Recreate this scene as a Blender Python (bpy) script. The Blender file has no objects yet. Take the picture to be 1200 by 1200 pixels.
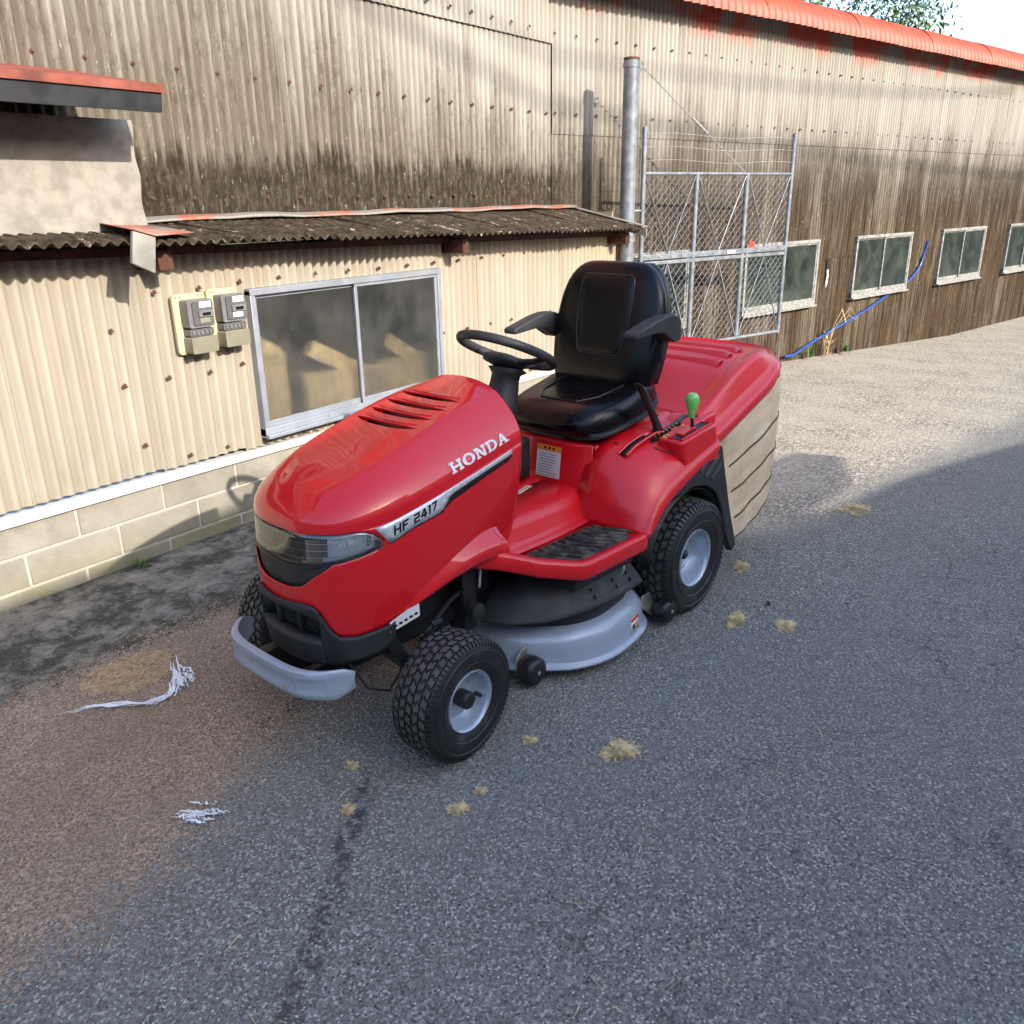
import bpy, bmesh, math, random
from mathutils import Vector, Matrix
from mathutils.geometry import tessellate_polygon
random.seed(7)
R = math.radians
scn = bpy.context.scene
COL = scn.collection

# ---------------------------------------------------------------- camera
CAM_H = 1.56
cd = bpy.data.cameras.new('camera'); cam = bpy.data.objects.new('camera', cd); COL.objects.link(cam)
cd.sensor_fit = 'HORIZONTAL'; cd.sensor_width = 36.0; cd.lens = 36.0 * 1000.0 / 1200.0
cd.clip_start = 0.05; cd.clip_end = 2000.0
P, RO, YA = R(20.15), R(1.0), R(35.8)
fw = Vector((math.cos(YA) * math.cos(P), math.sin(YA) * math.cos(P), -math.sin(P)))
rt = Vector((math.sin(YA), -math.cos(YA), 0.0)); up = rt.cross(fw)
r2 = math.cos(RO) * rt - math.sin(RO) * up; u2 = math.sin(RO) * rt + math.cos(RO) * up
m = Matrix.Identity(4)
for i in range(3):
    m[i][0] = r2[i]; m[i][1] = u2[i]; m[i][2] = -fw[i]
m[2][3] = CAM_H
cam.matrix_world = m
scn.camera = cam

# ---------------------------------------------------------------- world, sun, exposure
SUN = Vector((0.12, 1.0, -0.52)).normalized()          # direction the light travels
el = math.asin(-SUN.z)
w = bpy.data.worlds.new('World'); scn.world = w; w.use_nodes = True
wn = w.node_tree.nodes; wl = w.node_tree.links
sky = wn.new('ShaderNodeTexSky'); sky.sky_type = 'NISHITA'; sky.sun_disc = False
sky.sun_elevation = el; sky.sun_rotation = math.atan2(-SUN.x, -SUN.y)
sky.air_density = 1.0; sky.dust_density = 1.6; sky.ozone_density = 1.0
wn['Background'].inputs['Strength'].default_value = 0.15
wl.new(sky.outputs[0], wn['Background'].inputs['Color'])
sd = bpy.data.lights.new('sun', 'SUN'); sun = bpy.data.objects.new('sun', sd); COL.objects.link(sun)
sd.energy = 2.3; sd.angle = R(0.55); sd.color = (1.0, 0.93, 0.83)
sun.rotation_euler = SUN.to_track_quat('-Z', 'Y').to_euler(); sun.location = (-2, -8, 9)
vs = scn.view_settings
vs.view_transform = 'Standard'; vs.look = 'None'; vs.gamma = 1; vs.use_curve_mapping = False; vs.exposure = 1.75

# ---------------------------------------------------------------- node helper
class NT:
    def __init__(s, name):
        s.m = bpy.data.materials.new(name); s.m.use_nodes = True
        s.n = s.m.node_tree.nodes; s.l = s.m.node_tree.links
        s.b = s.n['Principled BSDF']; s.out = s.n['Material Output']
        s.geo = None; s.tc = None
    def put(s, sock, v):
        if v is None: return
        if isinstance(v, bpy.types.NodeSocket): s.l.new(v, sock)
        elif isinstance(v, (tuple, list)) and len(v) == 3 and sock.type == 'RGBA': sock.default_value = (*v, 1)
        else: sock.default_value = v
    def pos(s):
        if not s.geo: s.geo = s.n.new('ShaderNodeNewGeometry')
        return s.geo.outputs['Position']
    def obj(s):
        if not s.tc: s.tc = s.n.new('ShaderNodeTexCoord')
        return s.tc.outputs['Object']
    def rand(s):
        n = s.n.new('ShaderNodeObjectInfo'); return n.outputs['Random']
    def math(s, op, a, b=None, c=None, clamp=False):
        n = s.n.new('ShaderNodeMath'); n.operation = op; n.use_clamp = clamp
        s.put(n.inputs[0], a); s.put(n.inputs[1], b); s.put(n.inputs[2], c)
        return n.outputs[0]
    def xyz(s, v):
        n = s.n.new('ShaderNodeSeparateXYZ'); s.put(n.inputs[0], v); return n.outputs
    def comb(s, x, y, z):
        n = s.n.new('ShaderNodeCombineXYZ'); s.put(n.inputs[0], x); s.put(n.inputs[1], y); s.put(n.inputs[2], z); return n.outputs[0]
    def scale(s, v, sc):
        n = s.n.new('ShaderNodeMapping'); s.put(n.inputs['Vector'], v); n.inputs['Scale'].default_value = sc; return n.outputs[0]
    def noise(s, v, sc, det=4, rough=0.55, dist=0.0, col=False):
        n = s.n.new('ShaderNodeTexNoise'); s.put(n.inputs['Vector'], v)
        n.inputs['Scale'].default_value = sc; n.inputs['Detail'].default_value = det
        n.inputs['Roughness'].default_value = rough; n.inputs['Distortion'].default_value = dist
        return n.outputs['Color' if col else 'Fac']
    def voro(s, v, sc, feat='F1', out='Distance', rnd=1.0):
        n = s.n.new('ShaderNodeTexVoronoi'); s.put(n.inputs['Vector'], v); n.feature = feat
        n.inputs['Scale'].default_value = sc; n.inputs['Randomness'].default_value = rnd
        return n.outputs[out]
    def rng(s, v, a, b, c=0.0, d=1.0, smooth=True):
        n = s.n.new('ShaderNodeMapRange'); n.interpolation_type = 'SMOOTHSTEP' if smooth else 'LINEAR'
        s.put(n.inputs['Value'], v); s.put(n.inputs['From Min'], a); s.put(n.inputs['From Max'], b)
        s.put(n.inputs['To Min'], c); s.put(n.inputs['To Max'], d); return n.outputs['Result']
    def mix(s, f, a, b, mode='MIX'):
        n = s.n.new('ShaderNodeMix'); n.data_type = 'RGBA'; n.blend_type = mode
        s.put(n.inputs['Factor'], f); s.put(n.inputs['A'] if False else n.inputs[6], a); s.put(n.inputs[7], b)
        return n.outputs[2]
    def ramp(s, v, stops):
        n = s.n.new('ShaderNodeValToRGB'); s.put(n.inputs[0], v); cr = n.color_ramp
        while len(cr.elements) < len(stops): cr.elements.new(0.5)
        for e, (p, c) in zip(cr.elements, stops): e.position = p; e.color = (*c, 1)
        return n.outputs[0]
    def bump(s, h, strength=0.3, dist=0.01):
        n = s.n.new('ShaderNodeBump'); s.put(n.inputs['Height'], h)
        n.inputs['Strength'].default_value = strength; n.inputs['Distance'].default_value = dist
        s.l.new(n.outputs[0], s.b.inputs['Normal']); return n.outputs[0]
    def base(s, c=None, rough=None, metal=None, **kw):
        s.put(s.b.inputs['Base Color'], c); s.put(s.b.inputs['Roughness'], rough); s.put(s.b.inputs['Metallic'], metal)
        for k, v in kw.items(): s.put(s.b.inputs[k.replace('_', ' ')], v)
        return s

MATS = {}
def simple(name, c, rough=0.5, metal=0.0, var=0.15, nsc=8.0, bump=0.0, bsc=200.0, rvar=0.1, **kw):
    t = NT(name); o = t.obj()
    f = t.noise(o, nsc, 5)
    c2 = tuple(max(0, x * (1 - var)) for x in c); c3 = tuple(min(1, x * (1 + var)) for x in c)
    col = t.mix(t.rng(f, .3, .7), c2, c3)
    r = t.rng(t.noise(o, nsc * 2.3, 4), .3, .7, max(0, rough - rvar), min(1, rough + rvar))
    t.base(col, r, metal, **kw)
    if bump: t.bump(t.noise(o, bsc, 3), bump, 0.002)
    MATS[name] = t.m
    return t.m

def paint_red():
    t = NT('red_paint'); o = t.obj()
    f = t.noise(o, 3.0, 4)
    dust = t.math('MULTIPLY', t.rng(t.noise(o, 30, 6, .7), .5, .85), .05)
    col = t.mix(t.rng(f, .3, .7), (.58, .0035, .010), (.63, .0045, .013))
    col = t.mix(dust, col, (.38, .25, .2))
    t.base(col, t.rng(t.noise(o, 12, 5), .3, .8, .40, .46), 0.0, Coat_Weight=1.0, Coat_Roughness=0.035)
    t.b.inputs['Specular IOR Level'].default_value = 0.3
    return t.m
def plastic_red():
    t = NT('red_plastic'); o = t.obj()
    f = t.noise(o, 3.0, 4)
    dust = t.math('MULTIPLY', t.rng(t.noise(o, 20, 6, .7), .5, .85), .07)
    col = t.mix(t.rng(f, .3, .7), (.60, .004, .011), (.66, .006, .015))
    col = t.mix(dust, col, (.4, .28, .22))
    t.base(col, t.rng(t.noise(o, 12, 5), .3, .8, .34, .44), 0.0, Coat_Weight=0.35, Coat_Roughness=0.12)
    t.bump(t.noise(o, 300, 2), .04, .001)
    return t.m
RED = paint_red(); RED2 = plastic_red()
BLK = simple('black_plastic', (.016, .017, .019), .42, var=.3, bump=.12, bsc=500)
BLKM = simple('matt_black_plastic', (.022, .023, .025), .6, var=.3, bump=.15, bsc=400)
DARK = simple('dark_chassis_paint', (.008, .008, .009), .5, var=.4)
VINYL = simple('black_vinyl', (.0022, .0026, .0040), .26, var=.1, bump=.03, bsc=420, rvar=.02, Specular_IOR_Level=.32)
GREYP = simple('silver_blue_paint', (.33, .375, .45), .25, 0.1, var=.03, rvar=.02, Coat_Weight=.2, Coat_Roughness=.28)
RIMP = simple('silver_rim_paint', (.36, .42, .50), .28, 0.3, var=.03, rvar=.02, Coat_Weight=.2, Coat_Roughness=.25)
DECALS = simple('silver_decal', (.62, .66, .70), .28, .3, var=.03)
DECALB = simple('black_decal', (.006, .006, .007), .2, 0, var=.1, Coat_Weight=.6)
WHT = simple('white_decal', (.72, .72, .72), .35, 0, var=.03)
GREEN = simple('green_knob_plastic', (.16, .50, .11), .3, var=.1, Coat_Weight=.4)
YEL = simple('yellow_print', (.75, .55, .04), .5, var=.1)
ORG = simple('orange_print', (.75, .27, .04), .5, var=.08)
REDP = simple('red_print', (.65, .05, .03), .5, var=.1)
STEEL = simple('zinc_steel', (.52, .50, .44), .4, .7, var=.2, nsc=30)
GALV = simple('galvanised_steel', (.20, .215, .235), .5, .35, var=.25, nsc=14, bump=.05, bsc=60)
ALU = simple('window_aluminium', (.27, .29, .32), .45, .3, var=.12, nsc=9, rvar=.05)
ALUF = simple('weathered_window_frame', (.25, .24, .22), .6, .1, var=.4, nsc=20)
RUST = simple('rusty_fixing', (.10, .042, .022), .8, .1, var=.5, nsc=60)
REFL = simple('chrome_reflector', (.92, .94, .97), .15, .05, var=.02, Coat_Weight=.6)
REDROOF = None

def tyre_mat():
    t = NT('tyre_rubber'); o = t.obj()
    d = t.rng(t.noise(o, 14, 6, .65), .5, .8)
    col = t.mix(t.math('MULTIPLY', d, .55), (.013, .013, .014), (.10, .09, .075))
    t.base(col, t.rng(d, 0, 1, .5, .8)); t.bump(t.noise(o, 180, 3), .15, .001); return t.m
TYRE = tyre_mat()
TREAD = simple('lit_dusty_tread', (.062, .058, .053), .6, var=.3, nsc=18, bump=.15, bsc=200)  # block tops paler: dust, with sky light put into the colour
def mat_rubber():
    t = NT('dusty_rubber_mat'); o = t.obj()
    d = t.rng(t.noise(t.scale(o, (1, 1, 1)), 16, 6, .7), .42, .62)
    col = t.mix(t.math('MULTIPLY', d, .6), (.012, .011, .012), (.17, .15, .12))
    t.base(col, .75); t.bump(t.noise(o, 120, 4), .4, .002); return t.m
RUBM = mat_rubber()

def bag_mat():
    t = NT('beige_bag_canvas'); o = t.obj()
    big = t.noise(o, 5, 5, .6, .8)
    col = t.ramp(t.rng(big, .25, .75, smooth=False), [(0, (.48, .32, .16)), (.4, (.70, .53, .32)), (1, (.80, .68, .48))])
    weave = t.noise(t.scale(o, (1, 1, 1)), 420, 2)
    col = t.mix(t.math('MULTIPLY', t.rng(weave, .3, .7), .14), col, (.3, .25, .18))
    t.base(col, .85, 0, Sheen_Weight=.2)
    h = t.math('ADD', t.noise(o, 9, 4, .6), t.math('MULTIPLY', weave, .08))
    t.bump(h, .6, .02); return t.m
BAG = bag_mat()
STRAP = simple('brown_webbing', (.10, .072, .048), .8, var=.2, bump=.3, bsc=300)

def lens_mat():
    t = NT('clear_lens'); n = t.n
    gl = n.new('ShaderNodeBsdfGlossy'); gl.inputs['Roughness'].default_value = .04; gl.inputs['Color'].default_value = (1, 1, 1, 1)
    tr = n.new('ShaderNodeBsdfTransparent'); tr.inputs['Color'].default_value = (.92, .93, .94, 1)
    fr = n.new('ShaderNodeFresnel'); fr.inputs['IOR'].default_value = 1.55
    mx = n.new('ShaderNodeMixShader'); t.l.new(t.math('ADD', fr.outputs[0], .10), mx.inputs[0])
    t.l.new(tr.outputs[0], mx.inputs[1]); t.l.new(gl.outputs[0], mx.inputs[2]); t.l.new(mx.outputs[0], t.out.inputs[0]); return t.m
LENS = lens_mat()

def dusty_glass(name, tint, dust_col, trans, lo=.1, hi=.5, grad=None):
    t = NT(name); n = t.n; p = t.pos()
    gl = n.new('ShaderNodeBsdfGlossy'); gl.inputs['Roughness'].default_value = .12
    tr = n.new('ShaderNodeBsdfTransparent'); tr.inputs['Color'].default_value = (*tint, 1)
    rf = n.new('ShaderNodeBsdfRefraction'); rf.inputs['Color'].default_value = (*tint, 1); rf.inputs['Roughness'].default_value = .28; rf.inputs['IOR'].default_value = 1.15
    df = n.new('ShaderNodeBsdfDiffuse')
    spots = t.rng(t.noise(p, 140, 3, .7), .62, .72)
    cloud = t.rng(t.noise(p, 5, 5, .6), .3, .7)
    streak = t.rng(t.noise(t.scale(p, (26, 26, 2)), 1, 4), .45, .75)
    f = t.math('ADD', t.math('MULTIPLY', cloud, hi - lo), lo)
    f = t.math('ADD', f, t.math('MULTIPLY', spots, .30))
    f = t.math('ADD', f, t.math('MULTIPLY', streak, .10), clamp=True)
    if grad:
        z = t.xyz(p)[2]; f = t.math('ADD', f, t.rng(z, grad[0], grad[1], grad[2], 0), clamp=True)
    t.put(df.inputs['Color'], t.mix(t.rng(t.noise(p, 3, 3), .3, .7), dust_col, tuple(x * .75 for x in dust_col)))
    m1 = n.new('ShaderNodeMixShader'); m1.inputs[0].default_value = 1 - trans
    t.l.new(tr.outputs[0], m1.inputs[1]); t.l.new(rf.outputs[0], m1.inputs[2])
    m2 = n.new('ShaderNodeMixShader'); t.l.new(f, m2.inputs[0]); t.l.new(m1.outputs[0], m2.inputs[1]); t.l.new(df.outputs[0], m2.inputs[2])
    fr = n.new('ShaderNodeFresnel'); fr.inputs['IOR'].default_value = 1.4
    m3 = n.new('ShaderNodeMixShader'); t.l.new(fr.outputs[0], m3.inputs[0]); t.l.new(m2.outputs[0], m3.inputs[1]); t.l.new(gl.outputs[0], m3.inputs[2])
    t.l.new(m3.outputs[0], t.out.inputs[0]); return t.m
GLASS1 = dusty_glass('frosted_dusty_glass', (.92, .92, .90), (.105, .105, .098), .60, .10, .36, (.42, .70, .10))
GLASS2 = dusty_glass('dirty_green_glass', (.50, .56, .50), (.105, .13, .105), .6, .12, .42, (.32, .62, .30))

# ---- walls
def streaks(t, p, fx, fz, det=5, rough=.6):
    return t.noise(t.scale(p, (fx, fx, fz)), 1.0, det, rough)
def wall_lower():
    t = NT('cream_fibre_cement'); p = t.pos(); x, y, z = t.xyz(p)
    base = t.mix(t.rng(streaks(t, p, 9, .7), .3, .7), (.305, .270, .212), (.38, .345, .280))
    base = t.mix(t.math('MULTIPLY', t.rand(), .22), base, (.30, .25, .18))
    grime = t.rng(streaks(t, p, 30, 1.2, 6, .7), .50, .74)
    base = t.mix(t.math('MULTIPLY', grime, .35), base, (.22, .18, .125))
    pink = t.rng(t.noise(p, 1.8, 3), .5, .75)
    base = t.mix(t.math('MULTIPLY', pink, .25), base, (.46, .31, .24))
    low = t.math('MULTIPLY', t.rng(z, .38, .75, 1, 0), t.rng(t.noise(p, 7, 5), .35, .65))
    base = t.mix(t.math('MULTIPLY', low, .35), base, (.25, .21, .15))
    yel = t.math('MULTIPLY', t.rng(x, 5.4, 6.3), .22)
    base = t.mix(yel, base, (.46, .34, .18))
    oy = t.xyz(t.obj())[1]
    base = t.mix(t.math('MULTIPLY', t.rng(oy, -.006, .008), .42), base, (.20, .165, .115))  # valleys darkened, corrugation shade put into the colour
    speck = t.rng(t.noise(p, 95, 3, .7), .62, .72)
    base = t.mix(t.math('MULTIPLY', speck, .45), base, (.28, .21, .14))
    t.base(base, .9); t.b.inputs['Specular IOR Level'].default_value = .15; t.bump(t.noise(p, 160, 4), .25, .003); return t.m
def wall_upper():
    t = NT('weathered_fibre_cement'); p = t.pos(); x, y, z = t.xyz(p)
    oy = t.xyz(t.obj())[1]; rnd = t.rand()
    base = t.mix(t.rng(streaks(t, p, 7, .6), .3, .7), (.295, .272, .228), (.38, .357, .312))
    base = t.mix(t.math('MULTIPLY', rnd, .30), base, (.27, .24, .19))
    n1 = streaks(t, p, 3.2, .55, 6, .62); n2 = streaks(t, p, 20, .9, 6, .68); n3 = t.noise(p, 2.4, 5, .6)
    left = t.rng(x, 6.0, 6.3, 1, 0)
    # general grey weathering: stronger to the left and downwards
    sx = t.rng(x, 2.0, 6.3, .66, 0.05, smooth=False)
    zz = t.math('ADD', t.rng(z, 1.45, 2.66, .95, -.10, smooth=False), sx)
    g = t.math('ADD', zz, t.math('MULTIPLY', t.math('SUBTRACT', n1, .5), 1.6))
    g = t.math('ADD', g, t.math('MULTIPLY', t.math('SUBTRACT', n2, .5), 1.1))
    gm = t.rng(g, .10, .95)
    base = t.mix(t.math('MULTIPLY', gm, .78), base, (.135, .110, .080))
    fine = t.rng(streaks(t, p, 55, 1.8, 6, .75), .46, .66)
    base = t.mix(t.math('MULTIPLY', t.math('MULTIPLY', fine, gm), .72), base, (.050, .038, .026))
    # dirt in the valleys, with wave shade put into the colour
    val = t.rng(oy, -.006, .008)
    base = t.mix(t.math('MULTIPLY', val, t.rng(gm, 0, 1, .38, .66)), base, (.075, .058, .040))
    # blackish mould band above the lean-to roof
    e1 = t.math('MULTIPLY', t.math('SUBTRACT', t.noise(t.scale(p, (20, 20, 1.5)), 1, 6, .75), .5), .62)
    edge = t.math('ADD', 1.80, t.math('ADD', e1, t.math('MULTIPLY', t.math('SUBTRACT', n3, .5), .25)))
    band = t.math('MULTIPLY', t.rng(z, t.math('SUBTRACT', edge, .07), t.math('ADD', edge, .05), 1, 0), t.rng(x, 6.1, 6.9, 1, 0))
    mott = t.rng(t.noise(t.scale(p, (34, 34, 14)), 1, 6, .8), .42, .60, 1.0, .62)
    base = t.mix(t.math('MULTIPLY', t.math('MULTIPLY', band, mott), .95), base, (.022, .016, .009))
    # dark runs on the right wall, from the lap downwards
    rm = t.math('MULTIPLY', t.rng(x, 6.3, 6.9), t.rng(streaks(t, p, 2.2, .30, 6, .65), .42, .50))
    rm = t.math('MULTIPLY', rm, t.rng(t.math('ADD', z, t.math('MULTIPLY', n3, .7)), 1.55, 2.75, 1.0, 0.0))
    rm = t.math('MULTIPLY', rm, t.rng(streaks(t, p, 26, 1.1, 5, .7), .36, .56, .35, 1))
    base = t.mix(t.math('MULTIPLY', rm, .95), base, (.026, .017, .010))
    brown = t.math('MULTIPLY', t.rng(x, 6.2, 7.5), t.rng(z, 1.9, 1.0, 0, 1))
    base = t.mix(t.math('MULTIPLY', t.math('MULTIPLY', brown, t.rng(streaks(t, p, 34, 1.2, 6, .75), .42, .60)), .78), base, (.085, .052, .026))
    blot = t.noise(t.scale(p, (24, 24, 9)), 1, 6, .8)
    base = t.mix(t.math('MULTIPLY', t.rng(blot, .50, .62), t.rng(gm, 0, .6, .05, .42)), base, (.045, .034, .022))
    # pale lichen and flaked paint
    fl_ = t.math('MULTIPLY', t.rng(t.noise(t.scale(p, (55, 55, 16)), 1, 4, .8), .635, .665), t.rng(gm, .2, .8, .0, .6))
    base = t.mix(fl_, base, (.36, .33, .27))
    sp = t.math('MULTIPLY', t.rng(t.noise(t.scale(p, (30, 30, 8)), 1, 4, .8), .68, .71), gm)
    base = t.mix(t.math('MULTIPLY', sp, .7), base, (.42, .39, .32))
    # red paint overspray below the right eave
    rs = t.math('MULTIPLY', t.rng(t.math('ADD', z, t.math('MULTIPLY', t.noise(p, 2.2, 2), .30)), 3.00, 3.20), t.rng(t.noise(p, 1.6, 2), .46, .60))
    base = t.mix(t.math('MULTIPLY', rs, .8), base, (.55, .06, .025))
    t.base(base, .95); t.b.inputs['Specular IOR Level'].default_value = .12; t.bump(t.noise(p, 120, 5, .7), .35, .004); return t.m
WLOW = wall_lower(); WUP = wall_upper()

def roof_asb():
    t = NT('mossy_roof_sheet'); p = t.pos()
    a = t.noise(p, 14, 6, .7)
    col = t.mix(t.rng(a, .35, .7), (.035, .026, .017), (.11, .085, .06))
    s = t.rng(t.noise(t.scale(p, (14, 5, 5)), 1, 5, .75, 1.0), .60, .66)
    col = t.mix(t.math('MULTIPLY', s, .9), col, (.45, .38, .30))
    s2 = t.rng(t.noise(t.scale(p, (9, 4, 4)), 1.4, 5, .75, .6), .70, .74)
    col = t.mix(s2, col, (.45, .08, .04))
    t.base(col, .95); t.b.inputs['Specular IOR Level'].default_value = .12; t.bump(t.noise(p, 60, 6, .75), .9, .012); return t.m
ROOFM = roof_asb()
def red_roof():
    t = NT('red_painted_metal'); p = t.pos()
    a = t.noise(p, 5, 5, .6)
    col = t.mix(t.rng(a, .3, .7), (.33, .045, .018), (.41, .072, .028))
    s = t.rng(t.noise(p, 12, 6, .75), .58, .68)
    col = t.mix(t.math('MULTIPLY', s, .55), col, (.10, .03, .02))
    t.base(col, .55); t.bump(t.noise(p, 40, 4), .15, .004); return t.m
REDROOF = red_roof()
def flash_mat():
    t = NT('flashing_metal'); p = t.pos()
    a = t.rng(t.noise(p, 3.5, 5, .65), .47, .6)
    col = t.mix(a, (.25, .225, .195), (.38, .12, .07))
    s = t.rng(t.noise(p, 16, 6, .75), .55, .7)
    col = t.mix(t.math('MULTIPLY', s, .6), col, (.12, .08, .05))
    t.base(col, .6, .1); return t.m
FLASH = flash_mat()
RUSTED = simple('rusty_old_red_paint', (.20, .050, .030), .8, var=.5, nsc=6, bump=.3, bsc=60)
PLATE = simple('grey_flashing_plate', (.24, .23, .20), .6, .1, var=.25, nsc=10)
CREAMW = simple('rough_cream_render', (.25, .225, .19), .9, var=.2, nsc=14, bump=.6, bsc=50)
WOODB = simple('dark_rafter_timber', (.07, .022, .012), .8, var=.4, nsc=20, bump=.3, bsc=80)
def block_mat():
    t = NT('concrete_block'); p = t.pos(); z = t.xyz(p)[2]
    a = t.noise(p, 6, 6, .65)
    col = t.mix(t.rng(a, .3, .7), (.23, .21, .165), (.30, .275, .22))
    col = t.mix(t.math('MULTIPLY', t.rand(), .45), col, (.17, .155, .12))
    st_ = t.rng(t.noise(p, 2.6, 6, .7), .5, .68)
    col = t.mix(t.math('MULTIPLY', st_, .45), col, (.12, .105, .08))
    s = t.rng(t.noise(p, 70, 4, .7), .5, .7)
    col = t.mix(t.math('MULTIPLY', s, .35), col, (.20, .17, .12))
    g = t.math('MULTIPLY', t.rng(z, .0, .16, 1, 0), t.rng(t.noise(p, 5, 5), .35, .6))
    col = t.mix(t.math('MULTIPLY', g, .55), col, (.20, .19, .07))
    t.base(col, .9); t.bump(t.noise(p, 130, 5, .7), .5, .004); return t.m
BLOCK = block_mat()
MORTAR = simple('pale_mortar', (.40, .36, .29), .9, var=.12, nsc=20, bump=.3, bsc=120)
BAND = simple('white_sill_band', (.52, .51, .48), .6, var=.06, nsc=6)
YELB = simple('cream_yellow_board', (.52, .46, .27), .5, var=.08)
METG = simple('meter_grey_plastic', (.15, .15, .15), .35, var=.15)
METL = simple('meter_olive_plastic', (.20, .185, .13), .45, var=.08)
METD = simple('meter_dark_face', (.10, .10, .10), .3, var=.2)
CARD = simple('cardboard', (.85, .66, .38), .85, var=.15)
HOSE = simple('blue_hose_rubber', (.012, .06, .26), .35, var=.15)
STRAW = simple('dry_straw', (.58, .44, .23), .8, var=.4, nsc=40)
WEEDG = simple('weed_leaf', (.07, .13, .025), .6, var=.4, nsc=30)
LEAFM = simple('tree_leaf', (.055, .10, .022), .55, var=.5, nsc=3)
BARK = simple('tree_bark', (.09, .065, .045), .9, var=.4, nsc=15)
HUSK = simple('husk_flake', (.34, .24, .165), .85, var=.45, nsc=50)
PLAS = simple('white_plastic_shred', (.78, .80, .84), .4, var=.05)
PEB = simple('pale_stone_chip', (.42, .41, .39), .6, var=.5, nsc=5)
HOUSEW = simple('house_render', (.42, .38, .32), .9, var=.2, nsc=2)
HOUSER = simple('house_roof_tile', (.10, .10, .11), .7, var=.3, nsc=6)

def ground_mat():
    t = NT('asphalt_and_old_concrete'); p = t.pos(); x, y, z = t.xyz(p)
    # --- asphalt
    v1 = t.voro(p, 165, out='Color'); agg = t.xyz(v1)[0]
    a = t.ramp(agg, [(0, (.040, .040, .040)), (.40, (.120, .119, .118)), (.82, (.205, .203, .200)), (1.0, (.44, .435, .43))])
    v2 = t.voro(p, 330, out='Color'); a = t.mix(.30, a, t.ramp(t.xyz(v2)[1], [(0, (.045, .045, .045)), (.6, (.135, .134, .132)), (1, (.32, .317, .31))]))
    sp = t.math('GREATER_THAN', t.xyz(t.voro(p, 150, out='Color'))[2], .970)
    spm = t.math('MULTIPLY', sp, t.rng(t.voro(p, 150), .25, .45, 1, 0))
    a = t.mix(t.math('MULTIPLY', spm, .9), a, (.52, .53, .54))
    dsp = t.math('MULTIPLY', t.math('GREATER_THAN', t.xyz(t.voro(p, 110, out='Color'))[0], .95), t.rng(t.voro(p, 110), .3, .5, 1, 0))
    a = t.mix(t.math('MULTIPLY', dsp, .8), a, (.012, .014, .02))
    big = t.noise(p, 1.3, 5, .6)
    a = t.mix(t.rng(big, .3, .7, .0, .30), a, (.105, .104, .104))
    dust = t.rng(t.noise(p, 2.6, 6, .7), .50, .80)
    a = t.mix(t.math('MULTIPLY', dust, .22), a, (.27, .25, .22))
    a = t.mix(t.rng(t.noise(p, .55, 3), .35, .65, 0, .35), a, t.mix(.5, a, (.20, .195, .185)))
    hsv = t.n.new('ShaderNodeMix'); hsv.data_type = 'RGBA'; hsv.blend_type = 'MULTIPLY'; hsv.inputs[0].default_value = 1; t.put(hsv.inputs[6], a); hsv.inputs[7].default_value = (1.24, 1.21, 1.12, 1); a = hsv.outputs[2]
    # cracks
    pw = t.n.new('ShaderNodeVectorMath'); pw.operation = 'ADD'
    t.put(pw.inputs[0], p); nc = t.noise(p, 6, 5, .7, col=True)
    sc = t.n.new('ShaderNodeVectorMath'); sc.operation = 'SCALE'; t.put(sc.inputs[0], nc); sc.inputs['Scale'].default_value = .16; t.l.new(sc.outputs[0], pw.inputs[1])
    ce = t.voro(pw.outputs[0], 2.4, 'DISTANCE_TO_EDGE')
    crack = t.math('MULTIPLY', t.rng(ce, .001, .007, 1, 0), t.rng(t.noise(p, 1.7, 3), .48, .60))
    crack = t.math('MULTIPLY', crack, t.rng(y, 1.0, .6))
    a = t.mix(t.math('MULTIPLY', crack, .5), a, (.03, .013, .015))
    # dark wet streak
    ax, ay, bx, by = 1.42, 1.55, .72, 1.10
    dx, dy = bx - ax, by - ay; L = math.hypot(dx, dy); dx /= L; dy /= L
    rx = t.math('SUBTRACT', x, ax); ry = t.math('SUBTRACT', y, ay)
    al = t.math('ADD', t.math('MULTIPLY', rx, dx), t.math('MULTIPLY', ry, dy))
    ac = t.math('ABSOLUTE', t.math('ADD', t.math('SUBTRACT', t.math('MULTIPLY', rx, dy), t.math('MULTIPLY', ry, dx)), t.math('MULTIPLY', t.math('SUBTRACT', t.noise(p, 9, 4), .5), .07)))
    wet = t.math('MULTIPLY', t.rng(ac, .012, .048, 1, 0), t.math('MULTIPLY', t.rng(al, -.08, .06), t.rng(al, L - .1, L + .25, 1, 0)))
    wet = t.math('MULTIPLY', wet, t.rng(t.noise(p, 30, 4, .75), .47, .54))
    a = t.mix(t.math('MULTIPLY', wet, .75), a, (.028, .027, .026))
    # --- old concrete; apron tan brightened, sunlight put into the colour
    c = t.mix(t.rng(t.noise(p, 9, 7, .72), .35, .68), (.10, .095, .085), (.30, .275, .235))
    c = t.mix(t.rng(t.xyz(t.voro(p, 60, out='Color'))[0], .2, .9, 0, .35), c, (.34, .31, .27))
    moss = t.rng(t.math('ADD', t.noise(p, 3.4, 6, .75), t.math('MULTIPLY', t.noise(p, 22, 5, .7), .25)), .56, .70)
    mleft = t.rng(x, 3.0, 4.4, 1, .15)
    c = t.mix(t.math('MULTIPLY', t.math('MULTIPLY', moss, mleft), .85), c, (.032, .030, .022))
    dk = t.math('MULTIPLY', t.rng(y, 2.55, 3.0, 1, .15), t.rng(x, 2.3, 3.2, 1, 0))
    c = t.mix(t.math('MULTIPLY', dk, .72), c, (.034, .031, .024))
    lit_apr = t.rng(x, 3.3, 3.9)
    straw = t.rng(t.noise(t.scale(p, (30, 55, 30)), 1, 5, .75), .44, .60)
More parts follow.
